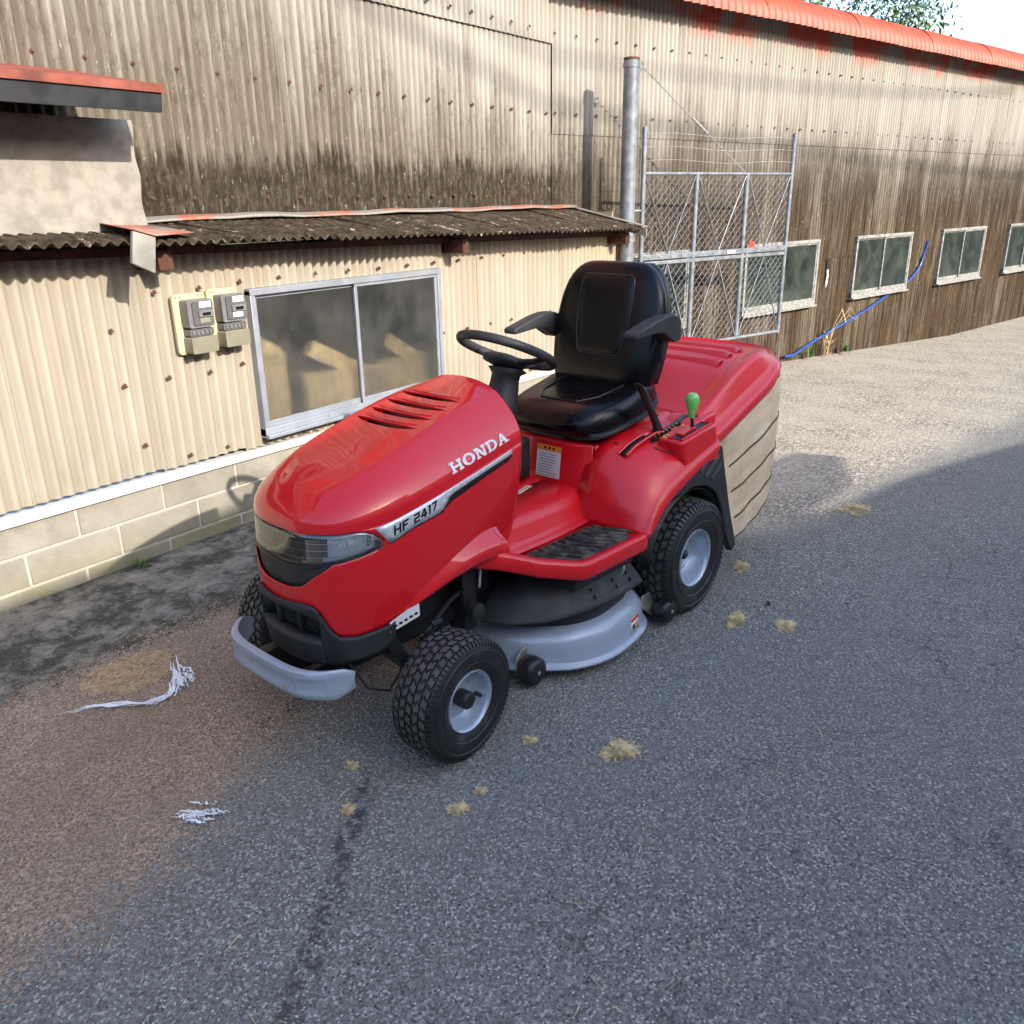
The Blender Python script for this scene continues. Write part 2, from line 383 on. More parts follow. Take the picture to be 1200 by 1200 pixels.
    tan = t.mix(straw, (.17, .15, .12), (.56, .49, .38))
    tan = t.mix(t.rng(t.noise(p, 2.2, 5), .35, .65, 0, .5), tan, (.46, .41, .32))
    c = t.mix(t.math('MULTIPLY', lit_apr, .88), c, tan)
    # boundary: concrete strip for y > ~1.95 (noisy), right of the mower sunlit asphalt takes the apron tan too
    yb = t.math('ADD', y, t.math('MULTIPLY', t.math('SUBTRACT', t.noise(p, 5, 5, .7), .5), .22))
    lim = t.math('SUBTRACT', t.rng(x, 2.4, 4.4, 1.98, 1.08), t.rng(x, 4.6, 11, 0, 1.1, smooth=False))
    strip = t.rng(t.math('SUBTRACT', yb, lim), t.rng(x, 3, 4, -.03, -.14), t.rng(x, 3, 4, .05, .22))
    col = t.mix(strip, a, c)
    # --- brown husk dust area on the left
    ye = t.math('ADD', t.rng(x, .9, 1.9, 1.70, 2.15, smooth=False), t.math('MULTIPLY', t.math('SUBTRACT', t.noise(p, 7, 6, .75), .5), .45))
    hus = t.math('MULTIPLY', t.rng(t.math('SUBTRACT', y, ye), -.10, .16), t.rng(t.math('ADD', y, t.math('MULTIPLY', t.noise(p, 8, 5, .7), .3)), 2.85, 3.1, 1, 0))
    hus = t.math('MULTIPLY', hus, t.rng(x, 1.75, 2.35, 1, 0))
    grain = t.xyz(t.voro(p, 190, out='Color'))[0]
    hc = t.ramp(grain, [(0, (.13, .092, .064)), (.35, (.27, .195, .138)), (.75, (.40, .295, .21)), (1, (.55, .43, .32))])
    hc = t.mix(t.rng(t.noise(p, 3.2, 5), .35, .65, 0, .40), hc, (.20, .145, .105))
    dith = t.math('LESS_THAN', t.xyz(t.voro(p, 170, out='Color'))[1], t.math('MULTIPLY', hus, 1.15))
    col = t.mix(t.math('MULTIPLY', dith, .92), col, hc)
    # loose dust around straw patches
    t.base(col, t.rng(wet, 0, 1, .9, .6)); t.b.inputs['Specular IOR Level'].default_value = .3
    h = t.math('ADD', t.math('MULTIPLY', t.voro(p, 95), .8), t.math('MULTIPLY', t.noise(p, 30, 5), .6))
    h = t.math('SUBTRACT', h, t.math('MULTIPLY', crack, 1.5))
    t.bump(h, .7, .008); return t.m
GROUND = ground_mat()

# ---------------------------------------------------------------- mesh helpers
def link(name, verts, faces, mat, parent=None, smooth=True, sharp=None):
    me = bpy.data.meshes.new(name); me.from_pydata([tuple(v) for v in verts], [], faces); me.update()
    return link_mesh(name, me, mat, parent, smooth, sharp)
def link_mesh(name, me, mat, parent=None, smooth=True, sharp=None):
    if mat and not me.materials: me.materials.append(mat)
    if smooth:
        me.polygons.foreach_set('use_smooth', [True] * len(me.polygons))
        if sharp is not None: me.set_sharp_from_angle(angle=R(sharp))
    o = bpy.data.objects.new(name, me); COL.objects.link(o); o.parent = parent
    return o
def empty(name, loc=(0, 0, 0), rz=0, parent=None):
    o = bpy.data.objects.new(name, None); o.location = loc; o.rotation_euler = (0, 0, rz); o.parent = parent
    o.empty_display_size = .1; COL.objects.link(o); return o
def tag(o, label=None, cat=None, group=None, kind=None):
    if label: o['label'] = label
    if cat: o['category'] = cat
    if group: o['group'] = group
    if kind: o['kind'] = kind
    return o
class MB:
    def __init__(s): s.v = []; s.f = []
    def add(s, v, f):
        k = len(s.v); s.v += [tuple(a) for a in v]; s.f += [tuple(i + k for i in q) for q in f]; return s
    def box(s, c, d, rot=None):
        v = []
        for i in (-1, 1):
            for j in (-1, 1):
                for k in (-1, 1):
                    p = Vector((i * d[0] / 2, j * d[1] / 2, k * d[2] / 2))
                    if rot is not None: p = rot @ p
                    v.append(p + Vector(c))
        return s.add(v, [(0, 1, 3, 2), (4, 6, 7, 5), (0, 4, 5, 1), (2, 3, 7, 6), (0, 2, 6, 4), (1, 5, 7, 3)])
    def tube(s, pts, r, n=8, cap=True, closed=False):
        pts = [Vector(p) for p in pts]; N = len(pts); rr = r if isinstance(r, (list, tuple)) else [r] * N
        V = []; prev = None
        for i, p in enumerate(pts):
            if closed: t = pts[(i + 1) % N] - pts[i - 1]
            else: t = pts[min(i + 1, N - 1)] - pts[max(i - 1, 0)]
            t.normalize()
            if prev is None:
                a = Vector((0, 0, 1)) if abs(t.z) < .9 else Vector((1, 0, 0)); u = t.cross(a).normalized()
            else: u = (prev - t * prev.dot(t)).normalized()
            prev = u; w_ = t.cross(u)
            for k in range(n):
                q = 2 * math.pi * k / n; V.append(p + (u * math.cos(q) + w_ * math.sin(q)) * rr[i])
        F = []
        for i in range(N if closed else N - 1):
            j = (i + 1) % N
            for k in range(n): F.append((i * n + k, i * n + (k + 1) % n, j * n + (k + 1) % n, j * n + k))
        if cap and not closed: F += [tuple(range(n - 1, -1, -1)), tuple((N - 1) * n + k for k in range(n))]
        return s.add(V, F)
    def lathe(s, prof, c=(0, 0, 0), n=32, axis='y', arc=None):
        V = []; F = []; m_ = len(prof); c = Vector(c)
        full = arc is None; a0, a1 = (0, 2 * math.pi) if full else arc
        cnt = n if full else n + 1
        for i in range(cnt):
            q = a0 + (a1 - a0) * i / n; cs, sn = math.cos(q), math.sin(q)
            for r, h in prof:
                p = (r * cs, h, r * sn) if axis == 'y' else (r * cs, r * sn, h) if axis == 'z' else (h, r * cs, r * sn)
                V.append(Vector(p) + c)
        for i in range(n if full else n):
            j = (i + 1) % cnt
            for k in range(m_ - 1): F.append((i * m_ + k, i * m_ + k + 1, j * m_ + k + 1, j * m_ + k))
        return s.add(V, F)
    def prism(s, poly, to3, d):
        """poly: 2D outline, to3: fn(a,b,depth)->3D, extruded from 0 to d"""
        n = len(poly); V = [to3(a, b, 0) for a, b in poly] + [to3(a, b, d) for a, b in poly]
        tri = tessellate_polygon([[Vector((a, b, 0)) for a, b in poly]])
        F = [tuple(t_) for t_ in tri] + [tuple(n + i for i in reversed(t_)) for t_ in tri]
        F += [(i, (i + 1) % n, n + (i + 1) % n, n + i) for i in range(n)]
        return s.add(V, F)
    def grid(s, fn, us, vs, flip=False):
        V = [fn(u, v) for u in us for v in vs]; nv = len(vs); F = []
        for i in range(len(us) - 1):
            for j in range(nv - 1):
                q = (i * nv + j, i * nv + j + 1, (i + 1) * nv + j + 1, (i + 1) * nv + j)
                F.append(q[::-1] if flip else q)
        return s.add(V, F)
    def obj(s, name, mat, parent=None, smooth=True, sharp=35, bevel=0, solid=0, sub=0, fix=True, off=-1):
        me = bpy.data.meshes.new(name); me.from_pydata(s.v, [], s.f)
        if fix:
            bm = bmesh.new(); bm.from_mesh(me); bmesh.ops.remove_doubles(bm, verts=bm.verts, dist=1e-5)
            bmesh.ops.recalc_face_normals(bm, faces=bm.faces); bm.to_mesh(me); bm.free()
        o = link_mesh(name, me, mat, parent, smooth, sharp)
        if solid: m_ = o.modifiers.new('s', 'SOLIDIFY'); m_.thickness = solid; m_.offset = off
        if sub: m_ = o.modifiers.new('u', 'SUBSURF'); m_.levels = sub; m_.render_levels = sub
        if bevel: m_ = o.modifiers.new('b', 'BEVEL'); m_.width = bevel; m_.segments = 2; m_.limit_method = 'ANGLE'; m_.angle_limit = R(35); m_.harden_normals = False
        return o
def lerp(a, b, t): return a + (b - a) * t
def linspace(a, b, n): return [a + (b - a) * i / (n - 1) for i in range(n)]
def table(tx, ty):
    def f(x):
        pr = sorted(zip(tx, ty))
        if x <= pr[0][0]: return pr[0][1]
        if x >= pr[-1][0]: return pr[-1][1]
        for i in range(len(pr) - 1):
            x0, y0 = pr[i]; x1, y1 = pr[i + 1]
            if x0 <= x <= x1:
                # monotone-ish catmull
                xm, ym = pr[i - 1] if i > 0 else (x0 - (x1 - x0), y0 - (y1 - y0))
                xp, yp = pr[i + 2] if i + 2 < len(pr) else (x1 + (x1 - x0), y1 + (y1 - y0))
                m0 = (y1 - ym) / (x1 - xm); m1 = (yp - y0) / (xp - x0)
                h = x1 - x0; t = (x - x0) / h
                return (2*t**3-3*t**2+1)*y0 + (t**3-2*t**2+t)*h*m0 + (-2*t**3+3*t**2)*y1 + (t**3-t**2)*h*m1
    return f
def lin(tx, ty):
    pr = sorted(zip(tx, ty))
    def f(x):
        if x <= pr[0][0]: return pr[0][1]
        for (x0, y0), (x1, y1) in zip(pr, pr[1:]):
            if x <= x1: return y0 + (y1 - y0) * (x - x0) / (x1 - x0)
        return pr[-1][1]
    return f
def sec_loft(mb, secs, n=28, e=2.6, cap=True):
    """secs: list of (centre, axisA*halfA, axisB*halfB[, exponent]) closed superellipse sections"""
    V = []; F = []
    for s_ in secs:
        c, A, B = Vector(s_[0]), Vector(s_[1]), Vector(s_[2]); ee = s_[3] if len(s_) > 3 else e
        for k in range(n):
            q = 2 * math.pi * k / n; cs, sn = math.cos(q), math.sin(q)
            V.append(c + A * math.copysign(abs(cs) ** (2 / ee), cs) + B * math.copysign(abs(sn) ** (2 / ee), sn))
    for i in range(len(secs) - 1):
        for k in range(n): F.append((i * n + k, i * n + (k + 1) % n, (i + 1) * n + (k + 1) % n, (i + 1) * n + k))
    if cap: F += [tuple(range(n - 1, -1, -1)), tuple((len(secs) - 1) * n + k for k in range(n))]
    return mb.add(V, F)
def bake(o, cutters):
    for c in cutters:
        b = o.modifiers.new('cut', 'BOOLEAN'); b.operation = 'DIFFERENCE'; b.object = c; b.solver = 'EXACT'
    dg = bpy.context.evaluated_depsgraph_get(); dg.update()
    me = bpy.data.meshes.new_from_object(o.evaluated_get(dg))
    o.modifiers.clear(); o.data = me
    for c in cutters: bpy.data.objects.remove(c)
    me.polygons.foreach_set('use_smooth', [True] * len(me.polygons)); me.set_sharp_from_angle(angle=R(32))
def copy_tree(o, parent=None):
    c = o.copy(); COL.objects.link(c); c.parent = parent
    for ch in [k for k in COL.objects if k.parent == o]: copy_tree(ch, c)
    return c
# ================================================================ GROUND
def ground_z(x, y):
    z = 0.0
    if x > 4.5: z -= 0.045 * (x - 4.5) * min(1, (x - 4.5) / 1.0)
    if x > 14: z += 0.045 * (x - 14)
    return z
def axis_pts(a, b, dens):
    out = []; v = a
    while v < b:
        out.append(v); v += dens(v)
    return out + [b]
gx = axis_pts(-260, 400, lambda v: .25 if -2 < v < 15 else 6 if -40 < v < 60 else 40)
gy = axis_pts(-300, 400, lambda v: .35 if -4 < v < 5 else 6 if -40 < v < 40 else 40)
mb = MB().grid(lambda a, b: (a, b, ground_z(a, b)), gx, gy)
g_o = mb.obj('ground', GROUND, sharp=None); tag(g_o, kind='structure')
if g_o.data.polygons[0].normal.z < 0: g_o.data.flip_normals()

# ================================================================ BUILDING
PIT = .0575; AMP = .0085
_sheets = {}
def sheet_mesh(waves, h, mat, thick=.006, key=''):
    k = (waves, round(h, 3), mat.name, key)
    if k in _sheets: return _sheets[k]
    seg = 8; n = waves * seg; V = []; F = []
    rows = [0, h]
    for z in rows:
        for side in (0, 1):
            for i in range(n + 1):
                x = i * PIT / seg
                V.append((x, -AMP * math.cos(2 * math.pi * i / seg) + side * thick, z))
    W = n + 1
    def idx(r, s_, i): return (r * 2 + s_) * W + i
    for i in range(n):
        F.append((idx(0, 0, i), idx(0, 0, i + 1), idx(1, 0, i + 1), idx(1, 0, i)))
        F.append((idx(0, 1, i), idx(1, 1, i), idx(1, 1, i + 1), idx(0, 1, i + 1)))
        F.append((idx(0, 0, i), idx(0, 1, i), idx(0, 1, i + 1), idx(0, 0, i + 1)))
        F.append((idx(1, 0, i), idx(1, 0, i + 1), idx(1, 1, i + 1), idx(1, 1, i)))
    F.append((idx(0, 0, 0), idx(1, 0, 0), idx(1, 1, 0), idx(0, 1, 0)))
    F.append((idx(0, 0, n), idx(0, 1, n), idx(1, 1, n), idx(1, 0, n)))
    me = bpy.data.meshes.new('wall_sheet'); me.from_pydata(V, [], F); me.materials.append(mat)
    me.polygons.foreach_set('use_smooth', [True] * len(F)); me.set_sharp_from_angle(angle=R(50)); me.update()
    _sheets[k] = me; return me
def put(name, me, parent, loc, rz=0, rot=None):
    o = bpy.data.objects.new(name, me); COL.objects.link(o); o.parent = parent; o.location = loc
    o.rotation_euler = rot if rot else (0, 0, rz); return o
SW = 9 * PIT
# screw mesh: rusty hook bolt with washer
sb = MB(); sb.lathe([(0, 0), (.010, 0), (.0105, -.002), (.005, -.004), (.0045, -.010), (0, -.011)], n=10, axis='y')
sb.box((.006, -.006, -.004), (.016, .003, .003))
scr = sb.obj('screw', RUST); screw_me = scr.data; bpy.data.objects.remove(scr)

wh = empty('warehouse', (2.0, 4.0, 0)); tag(wh, 'long weathered corrugated fibre cement warehouse with red curved eave, bending at a seam', 'building')
UL = Vector((2.0, 4.0, 0))
aR = R(-13.3); DR = Vector((math.cos(aR), math.sin(aR), 0)); SEAM = Vector((6.15, 4.0, 0))
def relp(v): return Vector(v) - UL
def rightp(s, z, off=0):            # point on the right wall, off = towards the viewer
    n_ = Vector((math.sin(aR), -math.cos(aR), 0))
    return SEAM + DR * s + n_ * off + Vector((0, 0, z))
# sheets left of the seam
k = 0; x = 6.15
while x > -1.5:
    x -= SW; k += 1
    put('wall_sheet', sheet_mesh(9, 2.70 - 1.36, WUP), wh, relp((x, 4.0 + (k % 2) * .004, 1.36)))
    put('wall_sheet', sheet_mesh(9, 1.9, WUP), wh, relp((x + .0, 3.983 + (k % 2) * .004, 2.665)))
RL = 14.2; k = 0; s_ = 0
cut_win = []
while s_ < RL:
    for (z0, z1, off) in ((2.035, 3.16, .014), (.86, 2.075, .007), (-.62, .90, 0)):
        # leave the window openings free
        if z0 < 0 or z0 < 1:
            pass
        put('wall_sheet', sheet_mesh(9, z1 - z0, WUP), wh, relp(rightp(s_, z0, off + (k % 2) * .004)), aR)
    k += 1; s_ += SW
put_s = []
for i in range(0, 28): put('screw', screw_me, wh, relp((6.08 - .2325 * i, 3.989, 2.18)))
for i in range(0, 10): put('screw', screw_me, wh, relp((5.83 - .2275 * i, 3.972, 2.74)))
for i in range(4, 17): put('screw', screw_me, wh, relp((6.08 - .2325 * i, 3.989, 1.59)))
for i in range(0, 40):
    put('screw', screw_me, wh, relp(rightp(.02 + .2345 * i, 2.735, .024)), aR)
    put('screw', screw_me, wh, relp(rightp(.03 + .2345 * i, 2.185, .024)), aR)
# red curved eave sheets along the right building; pieces of about 0.9 m
ER = .34; 
def eave_piece(L, seed):
    seg = 6; n = 8; V = []; F = []
    prof = []
    for i in range(9):
        q = math.pi / 2 * i / 8; prof.append((.25 + ER * math.cos(q) - ER, 3.045 + ER * .80 * math.sin(q)))   # (towards viewer, z)
    prof += [(-.4, 3.335), (-1.6, 3.37), (-3.4, 3.44)]
    nrm = [(math.cos(math.pi/2*i/8), math.sin(math.pi/2*i/8)) for i in range(9)] + [(0, 1)] * 3
    N = n * 5
    for i in range(N + 1):
        sx_ = i * L / N; wv = .014 * math.cos(2 * math.pi * i / 5)
        for lay in (0, 1):
            for (o_, z), (a, b) in zip(prof, nrm): V.append((sx_, -(o_ + a * (wv - lay * .008)), z + b * (wv - lay * .008)))
    M_ = len(prof)
    for i in range(N):
        for j in range(M_ - 1):
            for lay in (0, 1):
                q = (i*2*M_+lay*M_+j, i*2*M_+lay*M_+j+1, (i+1)*2*M_+lay*M_+j+1, (i+1)*2*M_+lay*M_+j)
                F.append(q if lay == 0 else q[::-1])
        F.append((i*2*M_, (i+1)*2*M_, (i+1)*2*M_+M_, i*2*M_+M_))
    mb_ = MB().add(V, F); o = mb_.obj('roof_sheet', REDROOF, fix=True, sharp=50); me = o.data; bpy.data.objects.remove(o); return me
em = eave_piece(.836, 0)
for i in range(-1, 17):
    o = put('roof_sheet', em, wh, relp(SEAM + DR * (.8265 * i) + Vector((0, 0, .010 + (i % 2) * .004))), aR)
# left part of the same roof, straight above the left wall (out of view), so light stays honest
mb = MB().box((2.3, 4.9, 4.62), (7.6, 2.4, .05)); o = mb.obj('roof_sheet', REDROOF, wh); o.location = -UL
# dark soffit board
mb = MB()
V = [rightp(-.9, 3.12, .15), rightp(14.4, 3.12, .15), rightp(14.4, 3.18, .15), rightp(-.9, 3.18, .15), rightp(-.9, 3.12, .035), rightp(14.4, 3.12, .035), rightp(14.4, 3.18, .035), rightp(-.9, 3.18, .035)]
mb.add([v - UL for v in V], [(0,1,2,3),(4,7,6,5),(0,4,5,1),(3,2,6,7),(0,3,7,4),(1,5,6,2)]); mb.obj('soffit_board', WOODB, wh)
# inner dark backing so that nothing shows through the gaps
mb = MB()
V = [rightp(-.05, -.7, -.9), rightp(14.4, -.7, -.9), rightp(14.4, 3.35, -.9), rightp(-.05, 3.35, -.9)]
mb.add([v - UL for v in V], [(0, 1, 2, 3)]); mb.obj('inner_wall', DARK, wh)

# windows (origin lower left, x along wall, -y to the viewer)
def window(name, parent, loc, rz, W, H, fr_m, gl_m, split=.5, fw_=.035, depth=.07, front=.055, cut=None, lowrail=.03, yoff=0):
    wd = empty(name, loc, rz, parent)
    f = MB()
    f.box((W / 2, -front + depth / 2, H - fw_ / 2), (W, depth, fw_)).box((W / 2, -front + depth / 2, (fw_ + lowrail) / 2), (W, depth, fw_ + lowrail))
    f.box((fw_ / 2, -front + depth / 2 + .001, H / 2), (fw_, depth - .004, H - fw_ * .5)).box((W - fw_ / 2, -front + depth / 2 + .001, H / 2), (fw_, depth - .004, H - fw_ * .5))
    f.box((W / 2, -front - .012, .010), (W + .01, .03, .020))
    f.obj('frame', fr_m, wd, bevel=.003)
    for i in (0, 1):                                   # two sliding sashes, one in front of the other
        x0, x1 = (fw_, W * split + .014) if i == 0 else (W * split - .014, W - fw_)
        yy = -front + (.034 if i == 0 else .016); z0, z1 = fw_ + lowrail - .006, H - fw_ + .004; t_ = .022
        s2 = MB()
        s2.box(((x0 + x1) / 2, yy, z0 + t_ * .8), (x1 - x0, .014, t_ * 1.6)).box(((x0 + x1) / 2, yy, z1 - t_ / 2), (x1 - x0, .014, t_))
        s2.box((x0 + t_ / 2, yy + .0005, (z0 + z1) / 2), (t_, .0125, z1 - z0)).box((x1 - t_ / 2, yy + .0005, (z0 + z1) / 2), (t_, .0125, z1 - z0))
        s2.obj('sash', fr_m, wd, bevel=.002)
        p_ = MB().box(((x0 + x1) / 2, yy, (z0 + z1) / 2), (x1 - x0 - t_ * 1.6, .004, z1 - z0 - t_ * 2)); p_.obj('pane', gl_m, wd)
    return wd
WZ = .35
for s0 in (.37, 2.70, 4.95, 7.25, 9.55):
    window('window', wh, relp(rightp(s0, WZ, .012)), aR, 1.42, .73, ALUF, GLASS2, .5, .035, .09, .05)
# mid-height opening lining behind each right window: dark curtain-like board
for s0 in (.37, 2.70, 4.95, 7.25, 9.55):
    pass

# ---- cutting of the sheets at the windows: replace covered sheets by pieces around the opening
def split_sheets():
    opens = [(s0 + .02, s0 + 1.40, WZ + .01, WZ + .72) for s0 in (.37, 2.70, 4.95, 7.25, 9.55)]
    for o in [c for c in COL.objects if c.parent == wh and c.name.startswith('wall_sheet')]:
        v = o.location + UL - SEAM
        if abs(o.rotation_euler[2] - aR) > 1e-4: continue
        s0 = v.dot(DR); z0 = o.location.z; h = o.data.vertices[-1].co.z; s1 = s0 + SW
        for (a, b, c, d) in opens:
            if s1 <= a or s0 >= b or z0 + h <= c or z0 >= d: continue
            ia = max(0, math.ceil((a - s0) / PIT - 1e-6) - 1) if a > s0 else 0        # whole waves left of the opening
            ib = min(9, int((b - s0) / PIT) + 1) if b < s1 else 9
            loc = o.location.copy(); base_rot = aR; off = loc.copy(); nm = 'wall_sheet'
            def at(i, z): return off + DR * (i * PIT) + Vector((0, 0, z - z0))
            if ia > 0: put(nm, sheet_mesh(ia, h, WUP), wh, at(0, z0), aR)
            if ib < 9: put(nm, sheet_mesh(9 - ib, h, WUP), wh, at(ib, z0), aR)
            if z0 < c: put(nm, sheet_mesh(ib - ia, c - z0, WUP), wh, at(ia, z0), aR)
            if z0 + h > d: put(nm, sheet_mesh(ib - ia, z0 + h - d, WUP), wh, at(ia, d), aR)
            bpy.data.objects.remove(o); break
split_sheets()
# broken hole with white filler near the second and third window
mb = MB().add([relp(rightp(4.36, .86, .022)), relp(rightp(4.43, .85, .022)), relp(rightp(4.42, .70, .022)), relp(rightp(4.40, .60, .022)), relp(rightp(4.37, .70, .022))], [(0, 4, 3, 2, 1)])
mb.obj('broken_hole', DARK, wh)
mb = MB().prism([(4.37, .72), (4.40, .74), (4.42, .66), (4.41, .58), (4.385, .53), (4.37, .60), (4.385, .66)], lambda a, b, d: relp(rightp(a, b, .024 + d)), .006); mb.obj('filler_patch', BAND, wh)

# ================================================================ LEAN-TO
lt = empty('lean_to', (2.1, 3.55, 0)); tag(lt, 'low cream corrugated lean-to on concrete blocks under a dark mossy roof', 'building')
LT = Vector((2.1, 3.55, 0)); W1 = 3.55
WX0, WX1, WZ0, WZ1 = 2.712, 4.150, .425, 1.170
edges = [-.6, -.08, .44, .96, 1.54, 2.15, 2.61, 3.10, 3.61, 4.09, 4.56, 5.08, 5.60, 6.02, 6.44]
def zE(x): return 1.418 - .0222 * (x - 2.1)
def zbot(x): return .405 - .028 * max(0, (x - 2.0)) if x < 4.2 else .345
for i in range(len(edges) - 1):
    a, b = edges[i], edges[i + 1]; n_ = max(3, round((b - a) / PIT) ); sc = (b - a) / (n_ * PIT)
    yy = W1 + (i % 2) * .004 - .004
    def ps(x, z, wv, h):
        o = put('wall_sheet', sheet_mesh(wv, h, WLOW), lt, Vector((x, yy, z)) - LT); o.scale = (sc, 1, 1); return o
    pit = PIT * sc; zb = zbot((a + b) / 2)
    if b <= WX0 + .02 or a >= WX1 - .02: ps(a, zb, n_, zE((a + b) / 2) - .022 - zb); continue
    ia = max(0, int((WX0 + .03 - a) / pit)) if a < WX0 else 0
    ib = min(n_, math.ceil((WX1 - .03 - a) / pit)) if b > WX1 else n_
    if ia > 0: ps(a, zb, ia, zE((a + b) / 2) - .022 - zb)
    if ib < n_: ps(a + ib * pit, zb, n_ - ib, zE((a + b) / 2) - .022 - zb)
    if ib > ia:
        ps(a + ia * pit, zb, ib - ia, WZ0 + .02 - zb); ps(a + ia * pit, WZ1 - .02, ib - ia, zE((a + b) / 2) - .022 - WZ1 + .02)
SC = [(2.23, 1.2), (2.46, 1.2), (2.69, 1.21), (2.93, 1.21), (3.17, 1.21), (3.41, 1.21), (2.0, 1.06), (2.02, .82), (2.24, .82), (2.46, .81), (2.65, .82), (2.07, .54), (2.29, .44), (2.50, .43), (2.76, .405), (2.99, .395), (3.24, .385), (3.47, .375), (3.7, .37), (3.94, .37), (4.16, .37)]
SC += [(4.19 + .2475 * i, .77) for i in range(10)] + [(4.19 + .2475 * i, .38) for i in range(10)] + [(3.65 + .24 * i, 1.205) for i in range(12)]
for (x, z) in SC: put('screw', screw_me, lt, Vector((x, W1 - .017, z)) - LT)
# sheet joints in the narrow strip left of x=2.15
window('window', lt, Vector((WX0, W1, WZ0)) - LT, 0, WX1 - WX0, WZ1 - WZ0, ALU, GLASS1, .50, .032, .08, .055, lowrail=.018)
# white sill band on blocks
MB().add([Vector(p) - LT for p in [(-.8, 3.53, .385), (6.42, 3.53, .305), (6.42, 3.53, .345), (-.8, 3.53, .425), (-.8, 3.60, .385), (6.42, 3.60, .305), (6.42, 3.60, .345), (-.8, 3.60, .425)]] if False else
         [Vector(p) - LT for p in [(-.8, 3.528, .36), (2.0, 3.528, .343), (6.42, 3.528, .29), (-.8, 3.528, .395), (2.0, 3.528, .381), (6.42, 3.528, .335), (-.8, 3.62, .36), (2.0, 3.62, .343), (6.42, 3.62, .29), (-.8, 3.62, .395), (2.0, 3.62, .381), (6.42, 3.62, .335)]],
         [(0, 1, 4, 3), (1, 2, 5, 4), (3, 4, 10, 9), (4, 5, 11, 10), (6, 9, 10, 7), (7, 10, 11, 8), (0, 6, 7, 1), (1, 7, 8, 2), (0, 3, 9, 6), (2, 8, 11, 5)]).obj('sill_band', BAND, lt)
# mortar core + individual blocks
MB().box((2.8 - LT.x, 3.604 - LT.y, .02), (7.26, .10, .66)).obj('mortar', MORTAR, lt)
bl = .415; hb = .142
for row, (zt) in enumerate((.352, .206, .060, -.086)):
    x = -.80 + (.2 if row % 2 else .025)
    while x < 6.3:
        x1 = min(x + bl - .012, 6.42); jitter = random.uniform(-.0015, .0015)
        ztop = zt - .004 - .008 * max(0, (x - 2)) * (1 if row == 0 else .25)
        mb = MB().box(((x + x1) / 2, 3.565 + jitter + .02, ztop - (hb - .008) / 2 - (.0)), (x1 - x, .07, hb - .008))
        o = mb.obj('block', BLOCK, lt, bevel=.004); o.location = -LT
        x += bl
# roof sheets: slope from (Y 4.0, z 1.475) to (Y 3.29, z 1.375)
RY0, RZ0, RY1, RZ1 = 3.285, 1.385, 3.985, 1.482
def zE(x): return 1.418 - .0222 * (x - 2.1)
slope = math.atan2(RZ1 - RZ0, RY1 - RY0); Lr = math.hypot(RZ1 - RZ0, RY1 - RY0)
x = -1.0; k = 0
while x < 6.36:
    wv = 9 if x + SW < 6.46 else max(1, int((6.42 - x) / PIT))
    ze = zE(x); sl_ = math.atan2(RZ1 - ze, RY1 - RY0); Ls = math.hypot(RZ1 - ze, RY1 - RY0)
    o = put('roof_sheet', sheet_mesh(wv, .75, ROOFM, .007, 'roof'), lt, Vector((x, RY0, ze + (k % 2) * .004)) - LT, rot=(-(math.pi / 2 - sl_), .0222 * .6, 0))
    o.scale = (1, 1.15, Ls / .75); x += SW * .995; k += 1
# sloping flashing along the wall
mb = MB(); N = 46
def fl(i, j):
    xx = -1.0 + 7.40 * i; wob = .004 * math.sin(i * 37) + .003 * math.sin(i * 91)
    return Vector([(xx, 3.985, 1.510 + wob), (xx, 3.955, 1.512 + wob), (xx, 3.895, 1.498 + wob * 1.5), (xx, 3.890, 1.488 + wob)][j]) - LT
mb.grid(fl, linspace(0, 1, N), [0, 1, 2, 3]); mb.obj('ridge_flashing', FLASH, lt, solid=.003)
# right end verge flashing and its dark underside
mb = MB().prism([(3.265, 1.262), (3.265, 1.318), (3.99, 1.480), (3.99, 1.41)], lambda a, b, d: Vector((6.415 + d, a, b)) - LT, .014); mb.obj('verge_board', PLATE, lt)
mb = MB().prism([(6.37, 0), (6.435, 0), (6.435, .72), (6.37, .72)], lambda a, b, d: Vector((a, 3.262 + b, 1.335 + b * (RZ1 - 1.325) / (RY1 - RY0) + d)) - LT, .006); mb.obj('verge_flashing', FLASH, lt)
# left end: grey folded plate + red flashing
mb = MB().prism([(1.985, 1.345), (2.080, 1.298), (2.105, 1.438), (2.010, 1.466)], lambda a, b, d: Vector((a, 3.262 + d, b)) - LT, .02); mb.obj('verge_board', PLATE, lt, bevel=.003)
mb = MB().add([Vector(p) - LT for p in [(2.010, 3.262, 1.470), (2.106, 3.262, 1.442), (2.33, 3.33, 1.445), (2.34, 3.80, 1.490), (2.12, 3.80, 1.500)]], [(0, 1, 2, 3, 4)]); mb.obj('corner_flashing', FLASH, lt, solid=.004)
# rafters ends / brackets under the eave
for (x, w_) in ((2.215, .07), (4.265, .06), (6.33, .06)):
    MB().box((x - LT.x, 3.47 - LT.y, zE(x) - .075), (w_, .17, .085)).obj('rafter_end', WOODB, lt, bevel=.003)
MB().prism([(-.9, 1.455), (6.4, 1.293), (6.4, 1.328), (-.9, 1.490)], lambda a, b, d: Vector((a, 3.49 + d, b - .03)) - LT, .045).obj('eave_beam', WOODB, lt)
# end wall and corner trim
MB().box((6.41 - LT.x, 3.77 - LT.y, .60), (.02, .40, 1.7)).obj('end_wall', WLOW, lt)
MB().box((6.452 - LT.x, 3.545 - LT.y, .82), (.03, .03, 1.08)).obj('corner_trim', ALUF, lt)
MB().box((6.435 - LT.x, 3.528 - LT.y, .82), (.014, .012, 1.08)).obj('corner_batten', WOODB, lt)
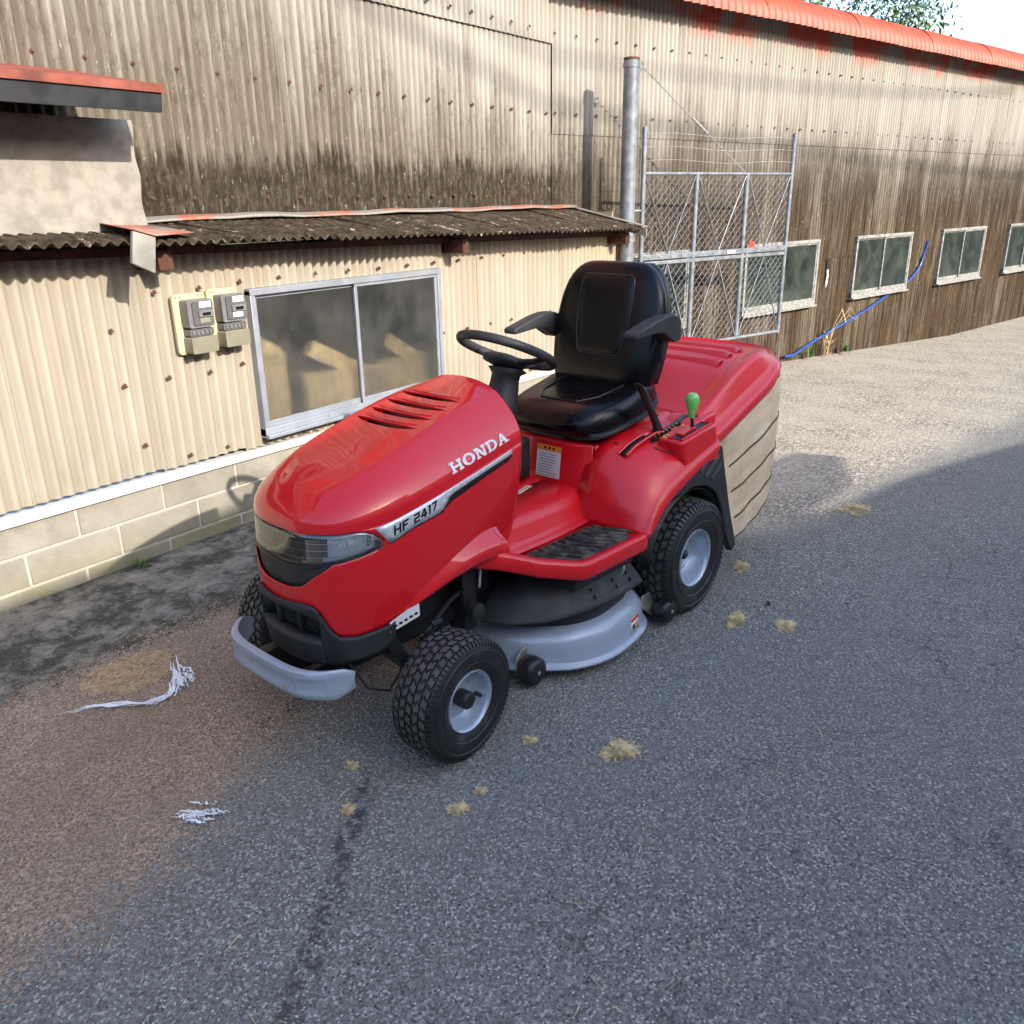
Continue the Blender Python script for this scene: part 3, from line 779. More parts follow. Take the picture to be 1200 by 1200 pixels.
# interior seen through the frosted panes
MB().add([Vector(p) - LT for p in [(2.4, 3.93, .2), (4.6, 3.93, .2), (4.6, 3.93, 1.36), (2.4, 3.93, 1.36), (2.4, 3.62, .38), (4.6, 3.62, .38), (4.6, 3.62, 1.34), (2.4, 3.62, 1.34)]], [(0, 1, 2, 3), (0, 3, 7, 4), (1, 5, 6, 2), (3, 2, 6, 7), (0, 4, 5, 1)]).obj('inner_wall', BLKM, lt)
for (nm, lab, x, y, z, sx_, sy_, sz_, rz) in (('cardboard_box', 'brown cardboard box behind the left pane of the lean-to window', 2.86, 3.66, .40, .24, .12, .42, .1), ('cardboard_box', 'slanting cardboard box low behind the middle of the lean-to window', 3.40, 3.65, .41, .52, .12, .25, -.2), ('cardboard_box', 'cardboard box with raised flap behind the right pane of the lean-to window', 3.90, 3.66, .42, .42, .10, .24, .12)):
    t_ = empty(nm, (x, y, z), rz); tag(t_, lab, 'box')
    MB().box((0, 0, sz_ / 2), (sx_, sy_, sz_)).obj('carton', CARD, t_, bevel=.004)
    MB().box((.02, -.01, sz_ + .03), (sx_ * .9, .006, .09), Matrix.Rotation(.5, 3, 'Y')).obj('flap', CARD, t_)

# ---- small annexe at the far left (edge of the picture)
an = empty('side_annex', (1.3, 3.8, 0)); tag(an, 'rough cream rendered side annexe with a small red topped roof at left', 'building'); AN = Vector((1.3, 3.8, 0))
mb = MB(); 
mb.grid(lambda a, b: Vector((2.300 + .006 * math.sin(b * 31) + .02 * (1.82 - b) * 0, 3.62 + a * .34, b)) - AN, [0, 1], linspace(1.42, 1.90, 14))
mb.grid(lambda a, b: Vector((lerp(.2, 2.300 + .006 * math.sin(b * 31), a), 3.62, b)) - AN, [0, 1], linspace(1.42, 1.90, 14)); mb.obj('annex_wall', CREAMW, an, solid=.01)
mb = MB().prism([(3.28, 1.975), (3.28, 2.005), (3.99, 2.12), (3.99, 2.09)], lambda a, b, d: Vector((.2 + d, a, b)) - AN, 2.055); mb.obj('annex_roof', RUSTED, an)
mb = MB().prism([(.2, 1.90), (2.235, 1.905), (2.245, 1.990), (.2, 1.985)], lambda a, b, d: Vector((a, 3.29 + d, b)) - AN, .02); mb.obj('fascia_board', DARK, an)  # near-black, the face's shadow put into the colour
mb = MB().prism([(3.31, 1.905), (3.31, 1.970), (3.97, 2.08), (3.97, 2.0)], lambda a, b, d: Vector((2.215 + d, a, b)) - AN, .02); mb.obj('verge_board', DARK, an)

# ================================================================ ELECTRIC METERS
def meter(x, y, z, label, tall):
    e = empty('electric_meter', (x, y, z)); tag(e, label, 'electricity meter', 'electricity meters on the cream wall')
    def rr(w_, h_, r_):
        out = []
        for cx, cy, a0 in ((w_/2-r_, h_/2-r_, 0), (-w_/2+r_, h_/2-r_, 90), (-w_/2+r_, -h_/2+r_, 180), (w_/2-r_, -h_/2+r_, 270)):
            for q in range(0, 91, 30): out.append((cx + r_*math.cos(R(a0+q)), cy + r_*math.sin(R(a0+q))))
        return out
    V3 = lambda ox, oz, y0: (lambda a, b, d: (a + ox, y0 - d, b + oz))
    b_ = MB().prism(rr(.172, .27, .018), V3(0, .0, 0), .018); bd = b_.obj('backboard', YELB, e, bevel=.002)
    for hx in (-.068, -.045, .05, .07): MB().lathe([(0, 0), (.004, 0), (.003, -.003), (0, -.003)], (hx, -.018, .122), 8).obj('screw', METD, bd)
    c = MB().prism(rr(.135, .125, .012), V3(.012, .048, -.018), .062); c.obj('casing', METG, e, bevel=.006)
    MB().prism(rr(.128, .032, .006), V3(.012, -.036, -.018), .052).obj('terminal_window', METD, e, bevel=.003)
    cv = MB().prism(rr(.138, .075, .010), V3(.012, -.092, -.018), .066); cv.obj('terminal_cover', METL, e, bevel=.008)
    f = MB().prism(rr(.105, .105, .008), V3(.018, .05, -.081), .006); fo = f.obj('face_plate', METD, e)
    MB().box((.030, -.0895, .088), (.060, .004, .026)).obj('label_plate', WHT, fo)
    MB().box((.030, -.091, .047), (.078, .008, .026)).obj('display_frame', METG, fo)
    MB().box((.030, -.0965, .047), (.042, .004, .013)).obj('display', DECALB, fo)
    MB().box((.022, -.0895, .018), (.055, .004, .022)).obj('label_plate', METL if tall else WHT, fo)
    for q in range(5): MB().box((-.035 + q * .022, -.0725, -.036), (.010, .006, .016)).obj('terminal', METG, e)
    MB().lathe([(.050, 0), (.052, -.004), (.030, -.012), (0, -.014)], (.012, -.081, .05), 20).obj('glass_dome', LENS, e) if False else None
    return e
m1 = meter(2.387, 3.535, 1.045, 'left electricity meter on a cream yellow board, left of the lean-to window', True)
m2 = meter(2.570, 3.535, 1.052, 'right electricity meter on a cream yellow board, next to the window frame', False)

# ================================================================ STEEL POLE with stay cable
px, py = 6.49, 3.48
gp = empty('steel_pole', (px, py, ground_z(px, py))); tag(gp, 'tall grey galvanised steel gate pole standing beside the end of the lean-to', 'pole')
pz = 2.555 - ground_z(px, py)
MB().lathe([(.0, 0), (.060, 0), (.060, pz), (.0, pz)], n=28, axis='z').obj('shaft', GALV, gp, sharp=50)
for z in (.9, 1.32, pz - .05):
    MB().lathe([(.060, z - .02), (.0655, z - .018), (.0655, z + .018), (.060, z + .02)], n=28, axis='z').obj('collar', GALV, gp)
MB().lathe([(0, pz + .002), (.058, pz + .002), (.062, pz - .002), (.062, pz - .016)], n=28, axis='z').obj('cap', RUST, gp)
GD = Vector((math.cos(R(-17.9)), math.sin(R(-17.9)), 0)); GA = R(-17.9)
ey = MB().box((.075, 0, pz - .07), (.05, .012, .03)); ey.tube([Vector((.105, 0, pz - .045)) + .022 * Vector((math.cos(q), 0, math.sin(q))) for q in linspace(0, 2 * math.pi, 13)[:-1]], .005, 6, closed=True)
o = ey.obj('eye_bracket', GALV, gp); o.rotation_euler = (0, 0, GA)
# ================================================================ CHAIN-LINK GATE
G0 = Vector((6.66, 3.435, 0)); 
gate = empty('chain_link_gate', (G0.x, G0.y, 0), GA); tag(gate, 'tall galvanised chain link gate leaf standing open in front of the warehouse', 'gate')
def tb(name, pts, r, m_=GALV, par=gate, n=10): return MB().tube(pts, r, n).obj(name, m_, par, sharp=60)
gt_, gm_, gb_ = 1.735, 1.055, .285
for xs, r in ((0.0, .019), (1.93, .020)): tb('stile', [(xs, 0, gb_ - .02), (xs, 0, 2.08)], r)
for xs in (.635, 1.295): tb('mullion', [(xs, 0, gb_), (xs, 0, gt_)], .022)
tb('rail', [(0, 0, gt_), (1.93, 0, gt_)], .013); tb('rail', [(0, 0, gb_), (1.93, 0, gb_)], .016)
mb = MB().box((.965, 0, gm_ + .022), (1.90, .03, .045)).box((.965, 0, gm_ - .026), (1.90, .034, .030)); mb.obj('mid_rail', GALV, gate, bevel=.004)
for q in range(14): MB().lathe([(0, -.024), (.006, -.023), (.006, -.014)], (.08 + q * .135, 0, gm_ + .022), 8).obj('bolt', STEEL, gate)
MB().box((1.12, -.022, gm_ + .022), (.11, .004, .026)).obj('name_plate', WHT, gate)
MB().box((1.40, -.022, gm_ + .075), (.075, .006, .05)).obj('red_tag', REDP, gate)
for (a, b) in ((.02, .615), (.655, 1.275), (1.315, 1.91)):
    mid = (a + b) / 2
    for z0, z1, flip in ((gm_ + .045, gt_ - .02, 1), (gb_ + .02, gm_ - .04, 0)):
        zt, zb = (z1, z0) if flip else (z0, z1)
        tb('brace_wire', [(a, -.006, zt), (mid, -.006, zb)], .0055, n=6); tb('brace_wire', [(b, -.006, zt), (mid, -.006, zb)], .0055, n=6)
        # woven wire net clipped to the panel
        mb = MB(); st = .074; Wd, Hd = b - a, z1 - z0
        for s_ in (1, -1):
            c0 = -Hd if s_ == 1 else 0
            q = c0
            while q < Wd + (Hd if s_ == -1 else 0):
                p0 = [q, z0]; p1 = [q + s_ * Hd * 1.0, z1]
                # clip in x to [0,Wd]
                def cl(pA, pB):
                    (xa, za), (xb, zb_) = pA, pB
                    if xb == xa: return None
                    ts = sorted(((0 - xa) / (xb - xa), (Wd - xa) / (xb - xa))); t0, t1 = max(0, ts[0]), min(1, ts[1])
                    if t0 >= t1: return None
                    return (xa + (xb - xa) * t0, za + (zb_ - za) * t0), (xa + (xb - xa) * t1, za + (zb_ - za) * t1)
                r_ = cl(p0, p1)
                if r_:
                    (xa, za), (xb, zb_) = r_
                    mb.tube([(a + xa, s_ * .003 + .006, za), (a + xb, s_ * .003 + .006, zb_)], .0027, 4, cap=False)
                q += st
        o = mb.obj('wire_mesh', GALV, gate, fix=False); o['kind'] = 'stuff'
for z in (1.83, 1.93, 2.03):
    tb('barbed_wire', [(lerp(0, 1.93, t_), -.01, z + .012 * math.sin(t_ * 9)) for t_ in linspace(0, 1, 12)], .0022, STEEL, n=4)
for z in (1.45, .6): tb('hinge', [(-.085, 0.03, z), (0, 0, z)], .012)
# stay cable: pole top to the gate head
pc = Vector((px, py, 2.50)) + GD * .12; ge = Vector((G0.x, G0.y, gt_ + .02)) + GD * 1.25
cab = MB().tube([pc, pc.lerp(ge, .45)], .0045, 6).tube([pc.lerp(ge, .45), pc.lerp(ge, .60)], .011, 8).tube([pc.lerp(ge, .60), ge], .0045, 6)
cb = cab.obj('stay_cable', STEEL); tag(cb, 'thin rusty stay cable with a turnbuckle from the pole top down to the gate', 'cable')

# ================================================================ HOSE
hp = [rightp(3.60, -.165, .05), rightp(3.78, -.165, .06), rightp(4.05, -.10, .05), rightp(4.5, .00, .045), rightp(5.0, .10, .04), rightp(5.45, .20, .035), rightp(6.0, .345, .03), rightp(6.45, .46, .03), rightp(6.72, .62, .03), rightp(6.80, .80, .035), rightp(6.80, .95, .06)]
def smooth_path(p, n=6):
    out = []
    for i in range(len(p) - 1):
        p0, p1, p2, p3 = p[max(i-1, 0)], p[i], p[i+1], p[min(i+2, len(p)-1)]
        for j in range(n):
            t = j / n; out.append(.5 * ((2*p1) + (p2-p0)*t + (2*p0-5*p1+4*p2-p3)*t*t + (-p0+3*p1-3*p2+p3)*t**3))
    return out + [p[-1]]
ho = MB().tube(smooth_path(hp), .016, 10).obj('garden_hose', HOSE, sharp=60); tag(ho, 'blue hose lying along the foot of the warehouse wall', 'hose')

# ================================================================ PLANTS
def blades(mb, c, n, h, spread, w_=.004, curl=.5):
    for _ in range(n):
        a = random.uniform(0, 6.283); L = h * random.uniform(.4, 1.1); s_ = spread * random.uniform(.2, 1)
        b0 = Vector(c) + Vector((random.gauss(0, .02), random.gauss(0, .02), 0)); d = Vector((math.cos(a), math.sin(a), 0)); wv = Vector((-d.y, d.x, 0)) * w_
        P_ = [b0 + d * s_ * t * t + Vector((0, 0, L * (t - curl * t * t * t))) for t in (0, .35, .7, 1)]
        V = []
        for i, p in enumerate(P_): k_ = (1, .9, .6, .1)[i]; V += [p - wv * k_, p + wv * k_]
        mb.add(V, [(0, 1, 3, 2), (2, 3, 5, 4), (4, 5, 7, 6)])
for i, (c, h, m_, lab) in enumerate(((rightp(4.05, -.22, .10), .26, WEEDG, 'green weed beside the end of the blue hose'), (rightp(4.45, -.24, .10), .52, STRAW, 'tall dry yellow weed at the wall behind the blue hose'), (rightp(4.85, -.25, .12), .22, WEEDG, 'small green weed right of the dry weed at the wall'), (Vector((1.93, 3.50, -.01)), .09, WEEDG, 'small tuft of grass at the foot of the concrete blocks'))):
    e = empty('weed', c); tag(e, lab, 'weed')
    mb = MB(); blades(mb, (0, 0, 0), 34 if m_ is not STRAW else 22, h, h * .8, .0045 if h > .1 else .002); mb.obj('leaves', m_, e, fix=False)
    if m_ is STRAW:
        mb = MB()
        for q in range(6):
            a = random.uniform(-2.4, -.6); mb.tube([(0, 0, 0), (.05 * math.cos(a), .05 * math.sin(a), h * .6), (.2 * math.cos(a), .2 * math.sin(a), h * random.uniform(.8, 1.1)), (.32 * math.cos(a), .3 * math.sin(a), h * .8)], .0025, 4)
        mb.obj('stem', STRAW, e)
# hillside trees behind the warehouse (only a corner shows)
hill = MB().grid(lambda a, b: (a, b, .9 * max(0, (b - 12)) ** .7 * (1 + .2 * math.sin(a * .1)) * (1 if a > 12 else max(0, (a + 20) / 32)) - 1.6), linspace(-20, 120, 40), linspace(10, 80, 24))
ho_ = hill.obj('hillside', simple('hill_scrub', (.05, .07, .03), .9, var=.5, nsc=.6), sharp=None); tag(ho_, kind='structure')
def tree(x, y, z, h, r, lab):
    e = empty('leafy_tree', (x, y, z)); tag(e, lab, 'tree', 'trees on the slope behind the warehouse')
    mb = MB().tube([(0, 0, 0), (.1, .1, h * .35), (-.05, .1, h * .7)], [.22, .16, .07], 8)
    for _ in range(7):
        a = random.uniform(0, 6.28); z0 = h * random.uniform(.3, .6); mb.tube([(0, .1, z0), (math.cos(a) * r * .4, math.sin(a) * r * .4, z0 + h * .12), (math.cos(a) * r * .75, math.sin(a) * r * .75, z0 + h * .28)], [.08, .05, .02], 6)
    mb.obj('trunk', BARK, e)
    mb = MB(); cl = []
    for _ in range(26):
        a = random.uniform(0, 6.28); q = random.uniform(-.3, 1); rr_ = r * math.sqrt(max(0, 1 - q * q)) * random.uniform(.5, 1)
        cl.append((math.cos(a) * rr_, math.sin(a) * rr_, h * .68 + q * h * .34))
    for c in cl:
        for _ in range(150):
            p = Vector(c) + Vector((random.gauss(0, .38), random.gauss(0, .38), random.gauss(0, .3)))
            u = Vector((random.gauss(0, 1), random.gauss(0, 1), random.gauss(0, 1))).normalized(); v = u.orthogonal().normalized(); s_ = random.uniform(.05, .1)
            mb.add([p - u * s_, p + v * s_ * .5, p + u * s_, p - v * s_ * .5], [(0, 1, 2, 3)])
    mb.obj('crown', LEAFM, e, fix=False)
tree(20.5, 8.6, -.6, 7.6, 2.6, 'leafy green tree showing above the red roof in the top right corner')
tree(24.5, 7.4, -.6, 7.8, 2.6, 'leafy green tree behind the red roof, farther right than the corner one')
tree(29.5, 9.0, -.6, 9.0, 3.0, 'tall leafy green tree on the slope, farthest right behind the warehouse')

# ================================================================ SHADE CASTER HOUSE (unseen, added behind the camera; roof line shaped to shade the yard)
nh = empty('shade_caster_house', (1, -4, 0)); tag(nh, 'unseen rendered house added behind the viewpoint, roof line shaped to shade the yard', 'building')
prof = [(-14, 0), (16, 0), (16, 1.7), (6.4, 2.16), (5.2, 2.40), (4.5, 2.53), (3.9, 2.61), (3.5, 2.69), (3.22, 2.75), (3.12, 4.15), (2.5, 4.22), (1.7, 4.02), (.8, 3.93), (-1.5, 3.93), (-14, 3.9)]
mb = MB().prism(prof, lambda a, b, d: (a - 1, 0 - d, b), 3.0); mb.obj('house_body', HOUSEW, nh, sharp=30)
mb = MB()
for (a, b), (c, d) in zip(prof[2:-1], prof[3:]): mb.add([(a - 1, .03, b + .012), (c - 1, .03, d + .012), (c - 1, -3.2, d + .012), (a - 1, -3.2, b + .012)], [(0, 1, 2, 3)])
mb.obj('house_roof', HOUSER, nh, solid=.02)
MB().prism([(3.05, 2.80), (3.6, 2.76), (4.2, 2.72), (4.9, 2.80), (4.8, 2.90), (4.3, 2.98), (3.7, 3.02), (3.05, 3.05)], lambda a, b, d: (a - 1, -.02 - d, b), .10).obj('shade_bar', HOUSER, nh)  # unseen bar added to cast the dark band beside the bag
# overhead cables crossing high behind the viewpoint
for (p, q, r_, lab) in ((Vector((3.6, 4, 2.76)), Vector((6.1, 4, 2.24)), .028, 'upper overhead cable strung high behind the viewpoint'), (Vector((4.3, 4, 2.86)), Vector((6.1, 4, 2.58)), .022, 'lower overhead cable strung high behind the viewpoint')):
    a_ = p - SUN / SUN.y * 15; b_ = q - SUN / SUN.y * 15; d_ = b_ - a_
    pts = [a_ + d_ * t_ + Vector((0, 0, .02 * (t_ - .5) ** 2)) for t_ in linspace(-5, 6, 40)]
    o = MB().tube(pts, r_, 6).obj('overhead_cable', BLK); tag(o, lab, 'cable')

# wooded slopes closing the valley behind and beside the viewpoint (seen only in reflections)
SCRUB = bpy.data.materials['hill_scrub']
hr = linspace(0, 1, 14); ha = linspace(R(112), R(340), 90)
def hillp(q, t):
    r = lerp(24, 75, t) + 3 * math.sin(q * 5); h = (lerp(-.6, 20, t ** .8)) * (1 + .12 * math.sin(q * 7 + 1) + .06 * math.sin(q * 23)) + .9 * math.sin(q * 61) * min(1, t * 5)
    return Vector((r * math.cos(q), r * math.sin(q), h))
o = MB().grid(hillp, ha, hr).obj('valley_slope', SCRUB, sharp=None); tag(o, kind='structure')
random.seed(5); mb = MB(); tk = MB()
for i in range(46):
    q = lerp(R(116), R(336), i / 45) + random.uniform(-.03, .03); r = random.uniform(23, 31); H_ = random.uniform(5.5, 8.6); cx, cy = r * math.cos(q), r * math.sin(q); z0 = max(-.3, hillp(q, max(0, (r - 24) / 51)).z)
    tk.tube([(cx, cy, z0 - .5), (cx + .1, cy, z0 + H_ * .7)], [.2, .06], 6)
    for k_ in range(16):
        a_ = random.uniform(0, 6.28); u_ = random.uniform(-.8, 1); rr_ = 2.3 * math.sqrt(max(0.05, 1 - u_ * u_)) * random.uniform(.4, 1); c0 = Vector((cx + math.cos(a_) * rr_, cy + math.sin(a_) * rr_, z0 + H_ * .62 + u_ * H_ * .36))
        for _ in range(42):
            p = c0 + Vector((random.gauss(0, .5), random.gauss(0, .5), random.gauss(0, .42))); u = Vector((random.gauss(0, 1), random.gauss(0, 1), random.gauss(0, 1))).normalized(); v = u.orthogonal().normalized(); s_ = random.uniform(.14, .28)
            mb.add([p - u * s_, p + v * s_ * .6, p + u * s_, p - v * s_ * .6], [(0, 1, 2, 3)])
o = mb.obj('woodland', LEAFM, fix=False); tag(o, 'mass of leafy woodland on the slopes behind the viewpoint', 'woods', kind='stuff')
# ================================================================ RIDING MOWER  (local: x forward, y left, z up)
MZ = R(173.5)
MO = Vector((3.2925 - .37, 1.70, 0))
MOWER_LOC = None
def _mower_origin():
    # ground point seen at the outer shoulder of the near rear tyre
    def gp_(px_, py_):
        d = fw + r2 * ((px_ - 600) / 1000.0) - u2 * ((py_ - 600) / 1000.0); t = -CAM_H / d.z
        return Vector((0, 0, CAM_H)) + d * t
    return gp_
LYv = Vector((-math.sin(MZ), math.cos(MZ), 0))
MO = Vector((2.86896, 1.23898, 0)) - LYv * .45
mw = empty('riding_mower', MO, MZ); tag(mw, 'red ride-on lawn mower with black seat and beige canvas grass bag', 'lawn mower')

# ---------------- hood surface
HX0 = .745; XC = 1.15; NE = 2.6
rowsU = [
 dict(F=1.499, W=.280, Wr=.262, z=table([.74,.9,1.05,1.2,1.3,1.4,1.46,1.515],[.835,.806,.776,.745,.727,.714,.709,.708])),
 dict(F=1.494, W=.274, Wr=.258, z=table([.74,.9,1.05,1.2,1.3,1.4,1.46,1.51],[.868,.846,.818,.789,.770,.752,.742,.735])),
 dict(F=1.476, W=.240, Wr=.228, z=table([.74,.9,1.05,1.2,1.3,1.4,1.46,1.49],[.920,.898,.868,.835,.812,.786,.770,.760])),
 dict(F=1.450, W=.182, Wr=.172, z=table([.74,.9,1.05,1.2,1.3,1.4,1.46],[.972,.952,.920,.878,.848,.812,.787])),
 dict(F=1.438, W=.150, Wr=.138, z=table([.74,.9,1.05,1.2,1.3,1.4,1.44],[.991,.965,.929,.884,.853,.815,.800])),
 dict(F=1.415, W=.085, Wr=.078, z=table([.74,.9,1.05,1.2,1.3,1.42],[1.010,.972,.934,.888,.857,.815])),
 dict(F=1.395, W=.000, Wr=.000, z=table([.74,.9,1.05,1.2,1.3,1.4],[1.016,.975,.936,.890,.858,.822]))]
def planpt(F, W, Wr, u):
    s_ = 1 if u >= 0 else -1; u = abs(u)
    if u < .5:
        q = u / .5 * math.pi / 2
        x = XC + (F - XC) * max(0, math.cos(q)) ** (2 / NE); y = W * math.sin(q) ** (2 / NE)
    else:
        t = (u - .5) / .5; x = lerp(XC, HX0, t); y = lerp(W, Wr, t * t)
    return x, s_ * y
def cr(p0, p1, p2, p3, t): return .5 * ((2*p1)+(p2-p0)*t+(2*p0-5*p1+4*p2-p3)*t*t+(-p0+3*p1-3*p2+p3)*t**3)
def hoodU(u, k):
    n = len(rowsU) - 1; f = max(0, min(n - 1e-6, k * n)); i = int(f); t = f - i
    P4 = []
    for j in (i - 1, i, i + 1, i + 2):
        j2 = max(0, min(n, j)); r_ = rowsU[j2]; x, y = planpt(r_['F'], r_['W'], r_['Wr'], u); P4.append(Vector((x, y, r_['z'](x))))
        if j < 0: P4[-1] = P4[-1] - Vector((-.002, 0, .04))
        if j > n: P4[-1] = P4[-1] * 1.0
    return cr(*P4, t)
Fz = table([.30, .40, .50, .60, .70, .75], [1.490, 1.502, 1.508, 1.506, 1.499, 1.496])
Wz = table([.30, .40, .50, .60, .70, .84], [.262, .268, .276, .281, .281, .279])
Wrz = table([.40, .50, .66, .80, .86], [.175, .205, .243, .262, .262])
def low(u, z, off=0.0):
    x, y = planpt(Fz(z) + off, Wz(z) + off, Wrz(z) + off, u)
    return Vector((x, y, z))
def u_of_x(x):          # side u for a given x (z~.6)
    lo_, hi_ = 0, 1
    for _ in range(40):
        m_ = (lo_ + hi_) / 2
        if planpt(1.505, .28, .25, m_)[0] > x: lo_ = m_
        else: hi_ = m_
    return lo_
def u_of_y(y): 
    lo_, hi_ = 0, .5
    for _ in range(40):
        m_ = (lo_ + hi_) / 2
        if planpt(1.505, .28, .25, m_)[1] < y: lo_ = m_
        else: hi_ = m_
    return lo_
# height curves as functions of u
uT = u_of_x(1.326)                                     # lamp tip
z_top = lambda u: (rowsU[0]['z'](planpt(1.515, .28, .262, u)[0]))
lens_bot = lin([0, u_of_y(.07), u_of_y(.14), u_of_y(.20), u_of_x(1.39), uT], [.608, .609, .615, .628, .642, .660])
lip_top = lin([0, u_of_y(.06), u_of_y(.105), u_of_y(.145), u_of_y(.19), u_of_y(.215), uT], [.536, .538, .550, .585, .622, .632, .658])
lip_bot = lin([0, u_of_y(.10), u_of_y(.135), u_of_y(.155), u_of_y(.172), u_of_y(.19), u_of_x(1.41), u_of_x(1.33), u_of_x(1.26), u_of_x(1.19), u_of_x(1.12), u_of_x(1.05), u_of_x(.97), u_of_x(.90), u_of_x(.85), 1],
              [.486, .496, .490, .466, .424, .396, .392, .408, .436, .459, .480, .497, .509, .512, .50, .47])
sk_bot = lin([0, u_of_y(.16), u_of_x(1.42), u_of_x(1.35), u_of_x(1.31)], [.302, .306, .318, .333, .365])
def us_between(a, b, n): return linspace(a, b, n)
def patch(name, mat, ua, ub, n, zl, zh, nz, off=0.0, solid=.004, parent=mw, **kw):
    mb = MB().grid(lambda u, t: low(u, lerp(zl(abs(u)), zh(abs(u)), t), off), us_between(ua, ub, n), linspace(0, 1, nz))
    return mb.obj(name, mat, parent, solid=solid, off=1, **kw)
# upper hood with louver slots
mb = MB()
us = [math.copysign(abs(t) ** 1.0, t) for t in linspace(-1, 1, 121)]; ks = linspace(0, 1, 27)
mb.grid(lambda u, k: hoodU(u, k), us, ks)
bm_ = mb.obj('hood', RED, mw, solid=.006, sharp=None, off=1)
# make sure normals point up / outwards
me = bm_.data; c_ = max(me.polygons, key=lambda p: p.center.z)
if c_.normal.z < 0: me.flip_normals()
bm_.modifiers['s'].offset = -1
cuts = []
def slot(xc, hw, wd, bow):
    N = 14; top = []; bot = []
    for i in range(N + 1):
        y = lerp(-hw, hw, i / N); q = y / hw
        x = xc - bow * q * q; t_ = wd / 2 * max(.12, (1 - abs(q) ** 4))
        top.append((x + t_, y)); bot.append((x - t_, y))
    poly = top + bot[::-1]
    o = MB().prism(poly, lambda a, b, d: Vector((a, b, .76 + d)), .3).obj('slot_cutter', DARK, mw, smooth=False); return o
SLOTS = [(1.094, .138), (1.034, .140), (.970, .140), (.906, .138)]
for xc, hw in SLOTS: cuts.append(slot(xc, hw, .023, .018))
bake(bm_, cuts); bm_.data.materials.clear(); bm_.data.materials.append(RED)
# dark sheet added below the louvers for their shaded inside, and red lips rising behind every slot
mb = MB().grid(lambda x, y: Vector((x, y, rowsU[6]['z'](x) - .03 - 1.0 * y * y)), linspace(.8, 1.15, 8), linspace(-.15, .15, 7)); mb.obj('slot_backing', DARK, mw, solid=.004)
for xc, hw in SLOTS:
    def lipf(a, t, xc=xc, hw=hw):
        y = lerp(-hw, hw, a) * .86; q = y / hw; x = xc - .018 * q * q - .0135 + [0.0, -.004, -.013, -.022][t]
        # surface height at (x,y)
        zz = surf_top(x, y); amp = max(0, 1 - abs(q) ** 3)
        return Vector((x, y, zz + [-.006, .0040 * amp + .0003, .003 * amp + .0002, -.0012][t]))
    def surf_top(x, y):
        y = abs(y); pts_ = []
        for r_ in rowsU[2:]:
            Wl = r_['W'] if x > XC else lerp(r_['W'], r_['Wr'], ((XC - x) / (XC - HX0)) ** 2)
            if x > XC and r_['F'] > x: Wl = r_['W'] * (1 - ((x - XC) / (r_['F'] - XC)) ** NE) ** (1 / NE)
            pts_.append((Wl, r_['z'](x)))
        return table([p[0] for p in pts_], [p[1] for p in pts_])(y)
    MB().grid(lipf, linspace(0, 1, 25), [0, 1, 2, 3]).obj('louver', RED, mw, sharp=60)
# rear rim of hood
rim = [hoodU(1, k) for k in linspace(0, 1, 20)] ; rim = [low(1, z) for z in linspace(.47, .80, 10)][:-1] + rim
rimR = [Vector((p.x, -p.y, p.z)) for p in rim[::-1]]
full = rim + rimR[1:]
mb = MB(); V = []
for p in full: V += [p, p + Vector((-.012, -p.y * .03, -.004)), p + Vector((-.010, -p.y * .12, -.020 if p.z > .8 else 0))]
mb.add(V, [(i*3+j, (i+1)*3+j, (i+1)*3+j+1, i*3+j+1) for i in range(len(full)-1) for j in range(2)]); mb.obj('hood_rim', RED, mw)
# one continuous lower shell: nose lip, cheeks and side panels
uN = u_of_y(.19); uC = u_of_x(1.398)
ltop = lin([0, uC, u_of_x(1.375), u_of_x(1.35), uT], [0, 0, -.006, -.024, -.050])
def lens_top(u): return z_top(u) + ltop(u)
def shell_top(u):
    u = abs(u)
    return lip_top(u) if u < uN else lens_bot(u) if u < uT else z_top(u) + .0006
half = linspace(0, uN, 16) + linspace(uN, uT, 14)[1:] + [uT + .0008] + linspace(uT + .006, 1, 46)
uu = [-u for u in half[:0:-1]] + half
mb = MB().grid(lambda u, t: low(u, lerp(lip_bot(abs(u)), shell_top(u), t)), uu, linspace(0, 1, 20))
mb.obj('body_shell', RED, mw, solid=.002, off=0, sharp=60)
for sgn in (1, -1):
    MB().grid(lambda u, t: low(sgn * u, lerp(lens_top(u) + .0015, z_top(u) + .001, t)), linspace(uC, uT + .001, 10), [0, .5, 1]).obj('lamp_brow', RED, mw, solid=.002, off=0)
# fender flare over the front wheel (both sides): red bulging band along the arch
for sgn in (1, -1):
    xs = linspace(1.27, .862, 26)
    zr = table([1.27, 1.16, 1.05, .955, .90, .862], [.446, .488, .526, .546, .545, .536])
    zb_ = table([1.27, 1.19, 1.12, 1.05, .97, .90, .862], [.430, .455, .476, .492, .500, .488, .462])
    fo = table([1.27, 1.16, 1.05, .955, .90, .862], [.0, .010, .024, .040, .052, .062])
    def fl_(x, t, sgn=sgn):
        u = u_of_x(x); z0 = zr(x); z1 = zb_(x)
        yin = low(u, z0 + .02).y; yo = low(u, z0).y + fo(x)
        P_ = [(yin - .002, z0 + .028 + .3 * fo(x)), (lerp(yin, yo, .35), z0 + .018 + .10 * fo(x)), (lerp(yin, yo, .8), z0 + .006), (yo + .002, z0 - .006), (yo + .003, lerp(z0, z1, .5)), (yo, z1 + .003), (yo - .006, z1), (yo - .03, z1 + .002)]
        y, z = P_[t]; return Vector((x, sgn * y, z))
    MB().grid(fl_, xs, range(8)).obj('fender_flare', RED, mw, sharp=None)
